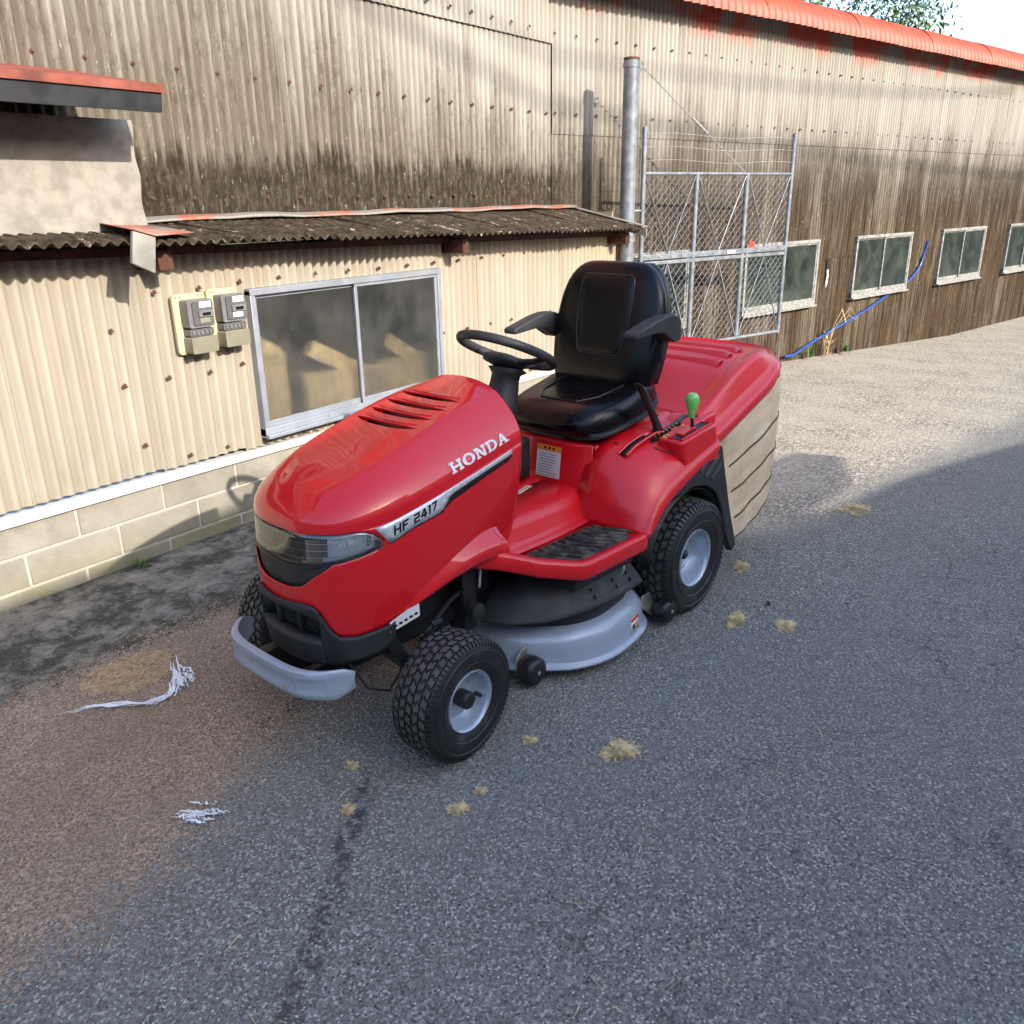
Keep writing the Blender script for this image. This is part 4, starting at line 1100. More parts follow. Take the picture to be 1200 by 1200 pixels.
# black lens background panel (visible below the lamp) and lamp housing
patch('nose_grille', BLKM, -u_of_y(.213), u_of_y(.213), 36, lambda u: lip_top(u) - .01, lambda u: lens_bot(u) + .012, 4, -.010, solid=.004)
hl = empty('headlamp_unit', (0, 0, 0), 0, mw)
zt = lambda u: lens_top(abs(u)) - .001
mb = MB().grid(lambda u, t: low(u, lerp(lens_bot(abs(u)) - .004, zt(abs(u)), t), -.052 + .006 * abs(u) / uT), linspace(-uT, uT, 60), linspace(0, 1, 5)); mb.obj('lamp_housing', BLKM, hl, solid=.003)
mb = MB().grid(lambda u, t: low(u, lerp(lens_bot(abs(u)), zt(abs(u)), t), .0012), linspace(-uT, uT, 80), linspace(0, 1, 7)); mb.obj('lens', LENS, hl, solid=.0015)
for j, fz_ in enumerate((.25, .48, .7)):
    MB().tube([low(u, lerp(lens_bot(abs(u)), zt(abs(u)), fz_), -.001) for u in linspace(-uT * .93, uT * .93, 50)], .0009, 4).obj('lens_rib', REFL, hl) if j < 3 else None
MB().tube([low(u, lens_bot(abs(u)) - .001, .0) for u in linspace(-uT, uT, 50)], .0022, 5).obj('lens_seal', BLK, hl)
for sgn in (1, -1):
    ua, ub = u_of_y(.175), u_of_x(1.372)
    # faceted reflector bowl
    mb = MB(); c0 = low(sgn * (ua + ub) / 2, .668, -.035)
    def refl(a, t):
        u = lerp(ua, ub, a); zl_, zh_ = lens_bot(u) + .016, zt(u) - .010
        dep = -.012 - .026 * math.sin(math.pi * a) * math.sin(math.pi * t) + (.003 if int(a * 9) % 2 else 0)
        return low(sgn * u, lerp(zl_, zh_, t), dep)
    mb.grid(refl, linspace(0, 1, 19), linspace(0, 1, 7)); mb.obj('reflector', REFL, hl, sharp=8)
    mb = MB().tube([low(sgn * u, lens_bot(u) + .011, -.010) for u in linspace(u_of_y(.165), u_of_x(1.365), 12)] + [low(sgn * u_of_x(1.358), z, -.008) for z in (.668, .685, .700)], [.0055] * 15, 8); mb.obj('light_guide', simple('milky_light_guide', (.62, .68, .76), .25, 0, var=.02, Coat_Weight=.5), hl)
    for q in range(4):
        x_ = 1.366 - q * .010; u = u_of_x(x_); MB().tube([low(sgn * u, lens_bot(u) + .018 + q * .003, -.007), low(sgn * (u - .004), zt(u) - .006, -.007)], .0016, 5).obj('chrome_fin', REFL, hl)
    MB().lathe([(0, 0), (.020, -.002), (.021, -.012), (.0, -.013)], (0, 0, 0), 20, 'x').obj('bulb', REFL, hl).location = low(sgn * u_of_y(.205), .668, -.040)
    MB().box((0, 0, 0), (.004, .07, .075)).obj('inner_panel', BLK, hl).location = (1.475, sgn * .06, .66)
# black lower bumper skirt with grille opening: frame built as patches around the opening
Ug = u_of_y(.150); skn = u_of_x(1.305)
op_t = lin([0, u_of_y(.09), u_of_y(.13), Ug], [.470, .470, .458, .446]); op_b = lambda u: .398
patch('bumper_skirt', BLKM, -Ug, Ug, 34, lambda u: op_t(u) - .0, lambda u: lip_bot(u) + .004, 4, .004, solid=.008)
patch('bumper_skirt', BLKM, -Ug, Ug, 34, sk_bot, lambda u: .380, 8, .004, solid=.008)
for sgn in (1, -1):
    uu = linspace(Ug, skn, 24)
    mb = MB().grid(lambda u, t: low(sgn * u, lerp(sk_bot(u), lip_bot(u) + .003, t), .004), uu, linspace(0, 1, 8)); mb.obj('bumper_skirt', BLKM, mw, solid=.008, off=1)
    MB().grid(lambda t, s_: low(sgn * Ug, lerp(.380, op_t(Ug), t), .006 - .045 * s_), [0, .5, 1], [0, 1]).obj('grille_side', BLKM, mw, solid=.003)
for u in (-.36, .36): pass
mb = MB().grid(lambda u, s_: low(u, .380, .008 - .05 * s_), linspace(-Ug, Ug, 20), [0, 1]).grid(lambda u, s_: low(u, op_t(abs(u)), .008 - .05 * s_), linspace(-Ug, Ug, 20), [0, 1]); mb.obj('grille_surround', BLKM, mw, solid=.003)
for y_ in (-.060, .060): 
    u = math.copysign(u_of_y(abs(y_)), y_); MB().grid(lambda t, s_: low(u, lerp(.380, .47, t), -.010 - .030 * s_) , [0, .5, 1], [0, 1]).obj('grille_post', BLKM, mw, solid=.004, off=0)
mb = MB()                                           # diamond grille mesh
for s_ in (1, -1):
    for i in range(-10, 24):
        y0 = -.16 + i * .0165; pts_ = []
        for t in linspace(0, 1, 7):
            y = y0 + s_ * t * .05; 
            if abs(y) < .148: pts_.append(low(math.copysign(u_of_y(abs(y)), y), lerp(.384, .468, t), -.030 + s_ * .0006))
        if len(pts_) > 1: mb.tube(pts_, .0016, 4, cap=False)
mb.obj('grille_mesh', BLKM, mw, fix=False)
patch('grille_back', DARK, -Ug, Ug, 12, lambda u: .38, lambda u: .475, 3, -.060, solid=.002)
# ---------------- front bumper bar
bp = empty('front_bumper', (0, 0, 0), 0, mw)
def barp(a, t):
    y = -.012 + .262 * a; A = abs(a)
    x = 1.588 - .012 * a * a - .088 * A ** 5 - .02 * max(0, (A - .94) / .06) ** 2
    hh = .043 + .006 * A ** 3; k_ = 1 - .45 * max(0, (A - .94) / .06) ** 2
    prof_ = [(-.016, -hh * .92), (-.004, -hh), (.005, -hh * .86), (.0065, -hh * .55), (.0025, -hh * .34), (.0025, hh * .30), (.0075, hh * .55), (.006, hh * .88), (-.003, hh), (-.018, hh * .94), (-.012, 0)]
    dx_, dz_ = prof_[t]
    return Vector((x + dx_, y, .288 + dz_ * k_))
as_ = [-1, -.985, -.96, -.93] + linspace(-.88, .88, 33) + [.93, .96, .985, 1]
mb = MB().grid(lambda a, t: barp(a, t % 11), as_, range(12))
mb.f += [tuple(range(11)), tuple((len(as_) - 1) * 12 + i for i in range(11))]
mb.obj('bumper_bar', GREYP, bp, sharp=50)
for sgn in (1, -1):
    def pad(a, t):
        p = barp(sgn * lerp(.56, .955, a), 5); e1 = min(1, 9 * a, 9 * (1 - a)); e2 = min(1, 6 * t, 6 * (1 - t)); rc = min(1, max(0, min(a - .12, .88 - a) * 9)) * min(1, max(0, min(t - .2, .8 - t) * 6))
        return Vector((p.x - .003 + .0085 * min(e1, e2) - .005 * rc, p.y, .288 + lerp(-.044, .044, t)))
    MB().grid(pad, linspace(0, 1, 34), linspace(0, 1, 19)).obj('end_pad', GREYP, bp, sharp=60)
    p = barp(sgn * .44, 4); MB().lathe([(0, 0), (.008, 0), (.008, -.006), (.0, -.007)], (p.x + .004, p.y, p.z - .006), 10, 'x').obj('bolt', STEEL, bp)
    MB().box((1.48, sgn * .12, .27), (.17, .045, .012)).box((1.42, sgn * .12, .30), (.05, .045, .08)).obj('bumper_bracket', DARK, bp)
MB().box((1.555, 0, .262), (.03, .30, .03)).obj('bumper_stay', DARK, bp)

# ---------------- decals on the hood sides
def yside(x, z):
    """outer half width of the hood at x, z"""
    za = rowsU[0]['z'](x)
    if z <= za:
        W_ = Wz(z); Wr_ = Wrz(z); F_ = Fz(z)
        return W_ * (1 - ((x - XC) / (F_ - XC)) ** NE) ** (1 / NE) if x > XC else lerp(W_, Wr_, ((XC - x) / (XC - HX0)) ** 2)
    # search in the upper surface
    best = None
    ulo, uhi = 0, 1
    for k in linspace(0, .45, 46):
        # find u with that x on this row
        a, b = 0, 1
        for _ in range(22):
            m_ = (a + b) / 2
            if hoodU(m_, k).x > x: a = m_
            else: b = m_
        p = hoodU(a, k)
        if best is None or abs(p.z - z) < best[0]: best = (abs(p.z - z), p.y)
    return best[1]
_yc = {}
def side3(sgn, off):
    def f(a, b, d):
        k = (round(a, 3), round(b, 3))
        if k not in _yc: _yc[k] = yside(a, b)
        return Vector((a, sgn * (_yc[k] + off + d), b))
    return f
def decal(name, poly, mat, sgn, off, th=.0008, nseg=10, parent=mw):
    """poly as two rails: list of (xa,za) top, list of (xb,zb) bottom, resampled -> curved strip"""
    top, bot = poly
    def rs(L, n):
        d = [0]
        for p, q in zip(L, L[1:]): d.append(d[-1] + math.dist(p, q))
        fx = lin(d, [p[0] for p in L]); fz = lin(d, [p[1] for p in L]); return [(fx(d[-1] * i / n), fz(d[-1] * i / n)) for i in range(n + 1)]
    T, B = rs(top, nseg), rs(bot, nseg); f = side3(sgn, off)
    V = []; 
    for (a, b), (c, d) in zip(T, B):
        for t in (0, .33, .67, 1): V.append(f(lerp(a, c, t), lerp(b, d, t), 0))
    F = [(i*4+j, i*4+j+1, (i+1)*4+j+1, (i+1)*4+j) for i in range(nseg) for j in range(3)]
    return MB().add(V, F).obj(name, mat, parent, solid=th, sharp=None, off=0)
# letters made from strokes in a unit box (width, height)
def rectp(x0, y0, x1, y1): return [(x0, y0), (x1, y0), (x1, y1), (x0, y1)]
def L_H(): return [rectp(0, 0, .42, .17), rectp(0, .83, .42, 1), rectp(.68, 0, 1.10, .17), rectp(.68, .83, 1.10, 1), rectp(.10, .17, .32, .83), rectp(.78, .17, 1.0, .83), rectp(.32, .40, .78, .58)], 1.10
def ringp(cx, cy, rx, ry, ix, iy, n=20):
    out = []
    for i in range(n):
        a, b = 2*math.pi*i/n, 2*math.pi*(i+1)/n
        out.append([(cx+rx*math.cos(a), cy+ry*math.sin(a)), (cx+rx*math.cos(b), cy+ry*math.sin(b)), (cx+ix*math.cos(b), cy+iy*math.sin(b)), (cx+ix*math.cos(a), cy+iy*math.sin(a))])
    return out
def L_O(): return ringp(.58, .5, .58, .52, .30, .34), 1.16
def L_N(): return [rectp(0, 0, .38, .17), rectp(0, .83, .34, 1), rectp(.72, .83, 1.10, 1), rectp(.10, .17, .28, .83), rectp(.82, .17, 1.0, .83), [(.10, 1), (.40, 1), (1.0, 0), (.72, 0)], [(.82, .17), (1.0, 0), (1.0, .17)]], 1.12
def L_D():
    out = [rectp(0, 0, .5, .17), rectp(0, .83, .5, 1), rectp(.10, .17, .32, .83)]
    for i in range(10):
        a, b = -math.pi/2 + math.pi*i/10, -math.pi/2 + math.pi*(i+1)/10
        out.append([(.5+.55*math.cos(a), .5+.5*math.sin(a)), (.5+.55*math.cos(b), .5+.5*math.sin(b)), (.5+.30*math.cos(b), .5+.33*math.sin(b)), (.5+.30*math.cos(a), .5+.33*math.sin(a))])
    return out, 1.06
def L_A(): return [[(.10, 0), (.30, 0), (.56, .80), (.50, 1), (.46, 1)], [(.46, 1), (.68, 1), (1.06, 0), (.76, 0), (.50, .72)], rectp(0, 0, .40, .15), rectp(.66, 0, 1.16, .15), rectp(.30, .28, .82, .42)], 1.16
def seg(chars): return chars
def bars(*rs): return [rectp(*r) for r in rs]
GL = {
 'H': (bars((0, 0, .17, 1), (.73, 0, .90, 1), (.17, .42, .73, .58)), .90), 'F': (bars((0, 0, .17, 1), (.17, .84, .80, 1), (.17, .42, .68, .58)), .80),
 '2': (bars((.0, .84, .80, 1), (.64, .55, .80, .84), (.0, .42, .80, .58), (0, .15, .16, .42), (0, 0, .82, .16)), .82),
 '4': ([[(.42, 1), (.62, 1), (.17, .38), (0, .38), (0, .30)], rectp(0, .22, .92, .38), rectp(.56, 0, .73, .80)], .92),
 '1': (bars((.14, 0, .31, 1), (0, .84, .14, 1)), .31), '7': ([rectp(0, .84, .80, 1), [(.62, .84), (.80, .84), (.42, 0), (.24, 0)]], .80), ' ': ([], .35)}
def write(name, items, sgn, p0, p1, h, mat, off, shear=0.0, gap=.13, d=.0007, parent=mw):
    """items: list of (polys, width); text baseline from p0 to p1 (x,z), read left to right"""
    tot = sum(w_ for _, w_ in items) + gap * (len(items) - 1); L = math.dist(p0, p1); sx_ = L / tot
    ex = ((p1[0]-p0[0])/L, (p1[1]-p0[1])/L); ez = (-ex[1] * -1 if False else 0, 1)
    # perpendicular (up) direction on the side
    up_ = (-ex[1], ex[0]) if ex[0] > 0 else (ex[1], -ex[0])
    mb = MB(); cur = 0; f = side3(sgn, off)
    for polys, w_ in items:
        for pl_ in polys:
            q = [((cur + a) * sx_ + b * h * shear, b * h) for a, b in pl_]
            q2 = [(p0[0] + ex[0]*a + up_[0]*b, p0[1] + ex[1]*a + up_[1]*b) for a, b in q]
            mb.prism(q2, f, d)
        cur += w_ + gap
    return mb.obj(name, mat, parent, smooth=False, fix=False)
for sgn in (1, -1):
    decal('silver_stripe', ([(1.346, .716), (1.223, .743), (1.079, .769), (.926, .797), (.797, .823)], [(1.309, .664), (1.233, .692), (1.117, .709), (1.080, .750), (.926, .782), (.797, .806)]), DECALS, sgn, .0030, nseg=24)
    decal('black_stripe', ([(1.120, .713), (1.078, .753), (.926, .785), (.797, .809)], [(1.118, .706), (1.078, .729), (.926, .765), (.812, .787), (.797, .800)]), DECALB, sgn, .0022, nseg=24)
    decal('black_stripe', ([(1.311, .667), (1.233, .694), (1.110, .714)], [(1.309, .660), (1.233, .687), (1.112, .704)]), DECALB, sgn, .0022, nseg=12)
    hon = [L_H(), L_O(), L_N(), L_D(), L_A()]
    txt = [([[(a_ + dx_, b_ + dy_) for a_, b_ in pl_] for pl_ in GL[ch][0] for dx_, dy_ in ((0, 0), (.07, 0), (.035, .05))], GL[ch][1] + .05) for ch in 'HF 2417']
    if sgn > 0:
        write('maker_lettering', hon, 1, (1.064, .807), (.806, .853), .030, WHT, .0020, gap=.10)
        write('model_lettering', txt, 1, (1.296, .684), (1.141, .722), .026, DECALB, .0040, shear=.30, gap=.20)
    else:
        write('maker_lettering', hon, -1, (.806, .853), (1.064, .807), .030, WHT, .0020, gap=.10)
        write('model_lettering', txt, -1, (1.141, .722), (1.296, .684), .026, DECALB, .0040, shear=.30, gap=.20)

# ---------------- chassis, engine darks
MB().box((.70, 0, .30), (1.45, .30, .10)).obj('chassis', DARK, mw, bevel=.01)
MB().box((1.12, 0, .44), (.62, .36, .26)).box((.95, 0, .60), (.42, .34, .24)).obj('engine', DARK, mw, bevel=.02)
MB().lathe([(0, -.1), (.045, -.1), (.045, .1), (0, .1)], (1.02, .14, .44), 20, 'x').obj('muffler', DARK, mw)
MB().tube([(1.236, -.36, .195), (1.236, -.20, .24), (1.236, 0, .27), (1.236, .20, .24), (1.236, .36, .195)], .024, 10).obj('front_axle', DARK, mw)
MB().tube([(-.05, -.30, .225), (-.05, .30, .225)], .05, 12).box((-.05, 0, .26), (.30, .28, .22)).obj('rear_axle', DARK, mw)
MB().tube([(1.20, .27, .335), (1.07, .24, .385), (.90, .20, .40)], .008, 8).lathe([(0, -.016), (.016, -.012), (.016, .012), (0, .016)], (1.19, .275, .33), 10, 'z').lathe([(0, -.02), (.013, -.02), (.013, .02), (0, .02)], (1.15, .262, .35), 10, 'x').obj('steering_rod', DARK, mw)
MB().tube([(1.13, .285, .24), (1.13, .285, .345)], .018, 10).box((1.16, .27, .31), (.10, .03, .035)).obj('steering_knuckle', DARK, mw, bevel=.004)
MB().tube([(.93, .25, .50), (.955, .262, .40)], .005, 6).obj('brake_rod', STEEL, mw)
MB().box((1.30, .245, .33), (.035, .02, .16), Matrix.Rotation(.5, 3, 'Y')).obj('support_arm', BLK, mw, bevel=.003)
MB().tube([(1.42, .18, .30), (1.40, .235, .225), (1.34, .255, .20), (1.29, .25, .235), (1.27, .24, .28)], .004, 6).obj('hanging_cable', BLK, mw)
MB().lathe([(0, -.02), (.028, -.02), (.030, .012), (.010, .02), (0, .02)], (.985, .275, .33), 14, 'y').obj('pivot_cap', BLK, mw)
MB().box((.98, .22, .36), (.06, .05, .22)).obj('deck_hanger', DARK, mw, bevel=.005)
# rating sticker below hood side
MB().add([(1.325, .262, .386), (1.222, .276, .408), (1.222, .276, .455), (1.325, .264, .420), (1.325, .260, .386), (1.222, .274, .408), (1.222, .274, .455), (1.325, .262, .420)], [(0, 1, 2, 3), (7, 6, 5, 4), (0, 4, 5, 1), (3, 2, 6, 7)]).obj('rating_sticker', WHT, mw, smooth=False)
mb = MB()
for q in range(5):
    mb.box((1.235 + q * .018, .2752 - q * .0024, .420 - q * .004), (.011, .0035, .006))
mb.obj('sticker_print', DECALB, mw, smooth=False)

# ---------------- wheels
def wheel(loc, rt_, wt, rr_, side, steer=0.0, nb=40, cols=5, cap_y=0, name='wheel'):
    wv = empty(name, loc, steer, mw)
    hw = wt / 2; s_ = side
    prof = [(rr_ * .96, -hw * .72), (rr_ * 1.02, -hw * .80), (rr_ * 1.10, -hw * .90), (lerp(rr_, rt_, .35), -hw * .995), (lerp(rr_, rt_, .60), -hw * 1.0), (lerp(rr_, rt_, .80), -hw * .95), (rt_ * .955, -hw * .84), (rt_ * .978, -hw * .60), (rt_ * .986, -hw * .3), (rt_ * .988, 0)]
    prof = prof + [(r, -h) for r, h in prof[-2::-1]]
    mb = MB().lathe(prof, n=64)
    t0_ = len(mb.f)
    # tread: wavy blocks, staggered
    def crown(v):                                     # v -1..1 -> (radius, y)
        return rt_ * (.984 - .030 * abs(v) ** 2.6), v * hw * .80
    cw = 2 / cols
    for c in range(cols):
        v0, v1 = -1 + c * cw + .055, -1 + (c + 1) * cw - .055
        vm = (v0 + v1) / 2; bend = .72 if c % 2 == 0 else -.72
        for b in range(nb):
            q0 = (b + (.5 if c % 2 else 0)) * 2 * math.pi / nb; dq = 2 * math.pi / nb * .70
            out = [(0 + bend * .0, v0), (bend * .42, vm - cw * .12), (bend * -.10, vm + cw * .16), (.10 * bend, v1)]
            out2 = [(a + 1, v) for a, v in out]
            ring = out + out2[::-1]; n_ = len(ring); V = []
            for h_ in (-.003, rt_ * .032):
                for a, v in ring:
                    r, y = crown(v); r += h_; k_ = .93 if h_ > 0 else 1; am = .5 + (a - .5) * k_
                    q = q0 + dq * am; V.append((r * math.cos(q), y, r * math.sin(q)))
            F = [(0, 1, 6, 7), (1, 2, 5, 6), (2, 3, 4, 5)]
            F = [tuple(n_ + i for i in f_) for f_ in F] + [(i, (i + 1) % n_, n_ + (i + 1) % n_, n_ + i) for i in range(n_)]
            mb.add(V, F)
    t1_ = len(mb.f)
    # shoulder ribs running down the sidewall
    for sd_ in (-1, 1):
        for b in range(nb * 2):
            q = b * math.pi / nb; dq = math.pi / nb * .55
            V = []
            for (r, y) in ((rt_ * .985, sd_ * hw * .80), (rt_ * .957, sd_ * hw * .885), (rt_ * .915, sd_ * hw * .935)):
                for a in (0, dq):
                    V.append((r * math.cos(q + a), y, r * math.sin(q + a)))
            V2 = [(x * 1.004, y * 1.035, z * 1.004) for x, y, z in V]
            mb.add(V + V2, [(6, 7, 9, 8), (8, 9, 11, 10), (0, 6, 8, 2), (2, 8, 10, 4), (1, 3, 9, 7), (3, 5, 11, 9), (4, 10, 11, 5), (0, 1, 7, 6)])
    # sidewall line rings
    for rr2 in (.84, .66):
        mb.lathe([(rt_ * rr2 + .002, s_ * hw * (.985 if rr2 > .8 else 1.0)), (rt_ * rr2, s_ * hw * 1.015), (rt_ * rr2 - .003, s_ * hw * .98)], n=64)
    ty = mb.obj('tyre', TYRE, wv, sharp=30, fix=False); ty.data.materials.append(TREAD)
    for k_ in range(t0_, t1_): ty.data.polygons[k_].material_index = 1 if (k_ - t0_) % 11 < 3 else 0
    # steel rim: dished outwards side
    f = s_
    pr = [(rr_ * .97, f * hw * .70), (rr_ * 1.04, f * hw * .84), (rr_ * 1.015, f * hw * .90), (rr_ * .965, f * hw * .86), (rr_ * .93, f * hw * .74), (rr_ * .90, f * hw * .52), (rr_ * .84, f * hw * .40), (rr_ * .80, f * hw * .30), (rr_ * .74, f * hw * .22), (rr_ * .55, f * hw * .20), (rr_ * .48, f * hw * .24), (rr_ * .30, f * hw * .26), (.0, f * hw * .26)]
    pr += [(0, f * hw * .1), (rr_ * .9, f * hw * .05), (rr_ * .97, -f * hw * .7), (rr_ * 1.04, -f * hw * .84)]
    MB().lathe(pr, n=48).obj('rim', RIMP, wv, sharp=40)
    return wv
yF = .405; yR = .375
for sgn in (1, -1):
    wf_ = wheel((1.222, sgn * yF, .192), .188, .155, .092, sgn, R(4.0), 38, 5)
    MB().lathe([(0, sgn * .020), (.025, sgn * .020), (.027, sgn * .030), (.027, sgn * .060), (.022, sgn * .066), (0, sgn * .066)], n=20).obj('hub_cap', BLK, wf_, sharp=40)
    MB().lathe([(0, 0), (.007, 0), (.007, sgn * .022), (.005, sgn * .026), (0, sgn * .026)], (-.058, sgn * .034, -.012), 10).obj('valve', BLK, wf_)
    wr_ = wheel((-.038, sgn * yR, .230), .229, .215, .112, sgn, 0, 34, 6)
    MB().lathe([(0, sgn * .020), (.017, sgn * .020), (.018, sgn * .05), (.012, sgn * .055), (0, sgn * .055)], n=16).obj('hub_cap', BLK, wr_, sharp=40)
    MB().lathe([(rr2, sgn * yy) for rr2, yy in ((.055, .026), (.060, .034), (.065, .026))], n=32).obj('rim_ring', RIMP, wr_)

# ---------------- cutter deck
dk = empty('cutter_deck', (0, 0, 0), 0, mw)
def spline(pts, n):
    out = []
    for i in range(len(pts) - 1):
        p0, p1, p2, p3 = [Vector(pts[max(0, min(len(pts) - 1, i + k))]) for k in (-1, 0, 1, 2)]
        for q in range(n): out.append(cr(p0, p1, p2, p3, q / n))
    return out + [Vector(pts[-1])]
def inset(P_, d):
    out = []
    for i, p in enumerate(P_):
        t = (P_[min(i + 1, len(P_) - 1)] - P_[max(i - 1, 0)]).normalized(); out.append(p + Vector((t.y, -t.x)) * d * -1)
    return out
DKO = spline([(.870, .06), (.866, .15), (.848, .225), (.822, .28), (.79, .325), (.747, .372), (.686, .432), (.602, .474), (.52, .490), (.441, .488), (.35, .476), (.267, .451), (.212, .412), (.178, .355), (.162, .27), (.158, .18), (.158, .06)], 5)
def shell(rows, outl, sgn):
    V = []; m_ = len(outl)
    for d, z in rows:
        for p in inset(outl, d): V.append((p.x, sgn * p.y, z))
    return MB().add(V, [(i*m_+j, i*m_+j+1, (i+1)*m_+j+1, (i+1)*m_+j) for i in range(len(rows)-1) for j in range(m_-1)])
for sgn in (1, -1):
    shell([(0, .042), (-.002, .046), (.0, .051), (.010, .055), (.016, .066), (.020, .105), (.027, .134), (.042, .155), (.064, .167), (.09, .171), (.125, .172)], DKO, sgn).obj('deck_shell', GREYP, dk, solid=.003, off=0, sharp=None)
    shell([(.082, .170), (.080, .178), (.084, .235), (.095, .242)], DKO, sgn).obj('belt_drum', BLK, dk, sharp=40)
MB().box((.51, 0, .165), (.60, .30, .05)).obj('deck_centre', GREYP, dk, bevel=.02)
CVO = spline([(.892, .200), (.868, .262), (.825, .322), (.765, .378), (.70, .412), (.62, .436), (.52, .449), (.42, .453), (.35, .452), (.295, .446)], 5)
CVR = [(0, .228), (0, .236), (.012, .247), (.030, .266), (.052, .292), (.075, .312), (.11, .330), (.17, .345), (.22, .35)]
def cvpt(i_f, d, z):
    i_ = int(i_f * (len(CVO) - 1)); return inset(CVO, d)[i_].to_3d() + Vector((0, 0, z))
for sgn in (1, -1):
    m_ = len(CVO); V = []
    for r_, (d, z) in enumerate(CVR):
        for q, p in enumerate(inset(CVO, d)):
            f_ = q / (m_ - 1); fl_ = max(0, 1 - f_ * 4)       # flatter, pointed front
            V.append((p.x, sgn * p.y, z + (.012 if f_ > .5 else .024 * f_) - fl_ * .25 * (z - .236) * (1 if z > .236 else 0)))
    o = MB().add(V, [(i*m_+j, i*m_+j+1, (i+1)*m_+j+1, (i+1)*m_+j) for i in range(len(CVR)-1) for j in range(m_-1)] + [tuple(r*m_ for r in range(len(CVR))), tuple(r*m_+m_-1 for r in range(len(CVR)))[::-1]]).obj('belt_cover', BLKM, dk, sharp=50)
    cf = {round(k, 3): v for k, v in ()}
    for fx_ in (.66, .79, .92):
        for (d0, z0) in ((.018, .2705), (.037, .2915)):
            i_ = int(fx_ * (m_ - 1)); p = inset(CVO, d0)[i_]; t = (CVO[min(m_ - 1, i_ + 1)] - CVO[i_ - 1]).normalized()
            A_ = Vector((t.x, sgn * t.y, 0)); N_ = Vector((-t.y * -1 * 0, 0, 0)); S_ = Vector((0, -sgn * .66, .75)); O_ = Vector((0, sgn * .75, .66))
            c0 = Vector((p.x, sgn * p.y, z0)) + O_ * .0050; V = [c0 + A_ * a_ * .025 + S_ * b_ * .0062 + O_ * h_ for h_ in (0, .0012) for a_, b_ in ((-1, -1), (1, -1), (1.1, 1), (-.9, 1))]
            MB().add(V, [(0, 1, 2, 3), (4, 5, 6, 7), (0, 1, 5, 4), (1, 2, 6, 5), (2, 3, 7, 6), (3, 0, 4, 7)]).obj('vent_slot', DARK, o)
    MB().box((.47, sgn * .36, .36), (.34, .09, .10)).obj('cover_riser', BLKM, dk, bevel=.006)
    MB().tube([(.455, sgn * .462, .33), (.45, sgn * .468, .345), (.445, sgn * .466, .36)], .004, 8).obj('hook', STEEL, dk)
def dks(f_, z):
    i_ = f_ * (len(DKO) - 1); i0 = int(i_); q = i_ - i0; P_ = inset(DKO, .019 + (z - .09) * .08); p = P_[i0].lerp(P_[i0 + 1], q)
    t = (P_[i0 + 1] - P_[i0]).normalized(); return Vector((p.x, p.y, z)) + Vector((-t.y, t.x, 0)) * -1 * -1, Vector((t.y, -t.x, 0))
def stick(f0, f1, z0, z1, mat, off, nm='warning_sticker'):
    def q_(f_, z):
        i_ = f_ * (len(DKO) - 1); i0 = int(i_); q = i_ - i0; P_ = inset(DKO, .0185 + (z - .08) * .12); p = P_[i0].lerp(P_[i0 + 1], q)
        o_ = (p - Vector((.5, .2))).normalized(); return Vector((p.x + o_.x * off, p.y + o_.y * off, z))
    MB().grid(q_, linspace(f0, f1, 5), [z0, z1]).obj(nm, mat, dk, solid=.0006, off=0)
stick(.600, .648, .070, .126, WHT, .0040); stick(.601, .647, .112, .1255, REDP, .0052, 'sticker_header'); stick(.606, .622, .080, .100, DECALB, .0052, 'sticker_print'); stick(.628, .640, .076, .104, ORG, .0052, 'sticker_print')
# rollers with brackets
def roller(x, y, z, r, sgn, rz, first):
    e = empty('anti_scalp_roller', (x, sgn * y, z), sgn * rz, dk)
    MB().lathe([(0, -.034), (r * .75, -.034), (r * .95, -.026), (r, -.008), (r, .010), (r * .93, .026), (r * .66, .034), (.012, .035), (0, .031)], n=28, axis='y').obj('roller', BLK, e, sharp=60)
    MB().lathe([(0, 0), (.008, 0), (.007, .004), (0, .005)], (0, sgn * .032, 0), 10).obj('axle_bolt', STEEL, e)
    return e
def bracket(pts, sgn, y, t):
    MB().prism(pts, lambda a, b, d: Vector((a, sgn * (y + d), b)), t).obj('roller_bracket', STEEL, dk, bevel=.001)
for sgn in (1, -1):
    roller(.800, .345, .060, .050, sgn, R(0), 1); bracket([(.745, .06), (.835, .035), (.835, .10), (.815, .125), (.775, .135), (.72, .14), (.72, .13)], sgn, .305, .004)
    roller(.128, .445, .063, .050, sgn, R(0), 0); bracket([(.09, .045), (.15, .03), (.235, .10), (.225, .14), (.12, .14)], sgn, .398, .004)
# ---------------- running boards, tunnel, rear fenders
# centre tunnel
def tun(x, j):
    zt_ = lerp(.548, .548, x); ys_ = [0, .10, .150, .172, .190, .20, .215, .235][j]; zz = [.0, -.001, -.004, -.016, -.045, -.085, -.104, -.110][j]
    return ys_, zt_ + zz
for sgn in (1, -1):
    def tf(x, j, sgn=sgn):
        y, z = tun(x, j); 
        k = min(1, max(0, (.80 - x) / .08))
        return Vector((x, sgn * (y + .02 * (x - .3)), z + .004 * math.sin(x * 9)))
    MB().grid(tf, linspace(.88, .262, 20), range(8)).obj('footwell_tunnel', RED2, mw, solid=.004, sharp=None, off=0)
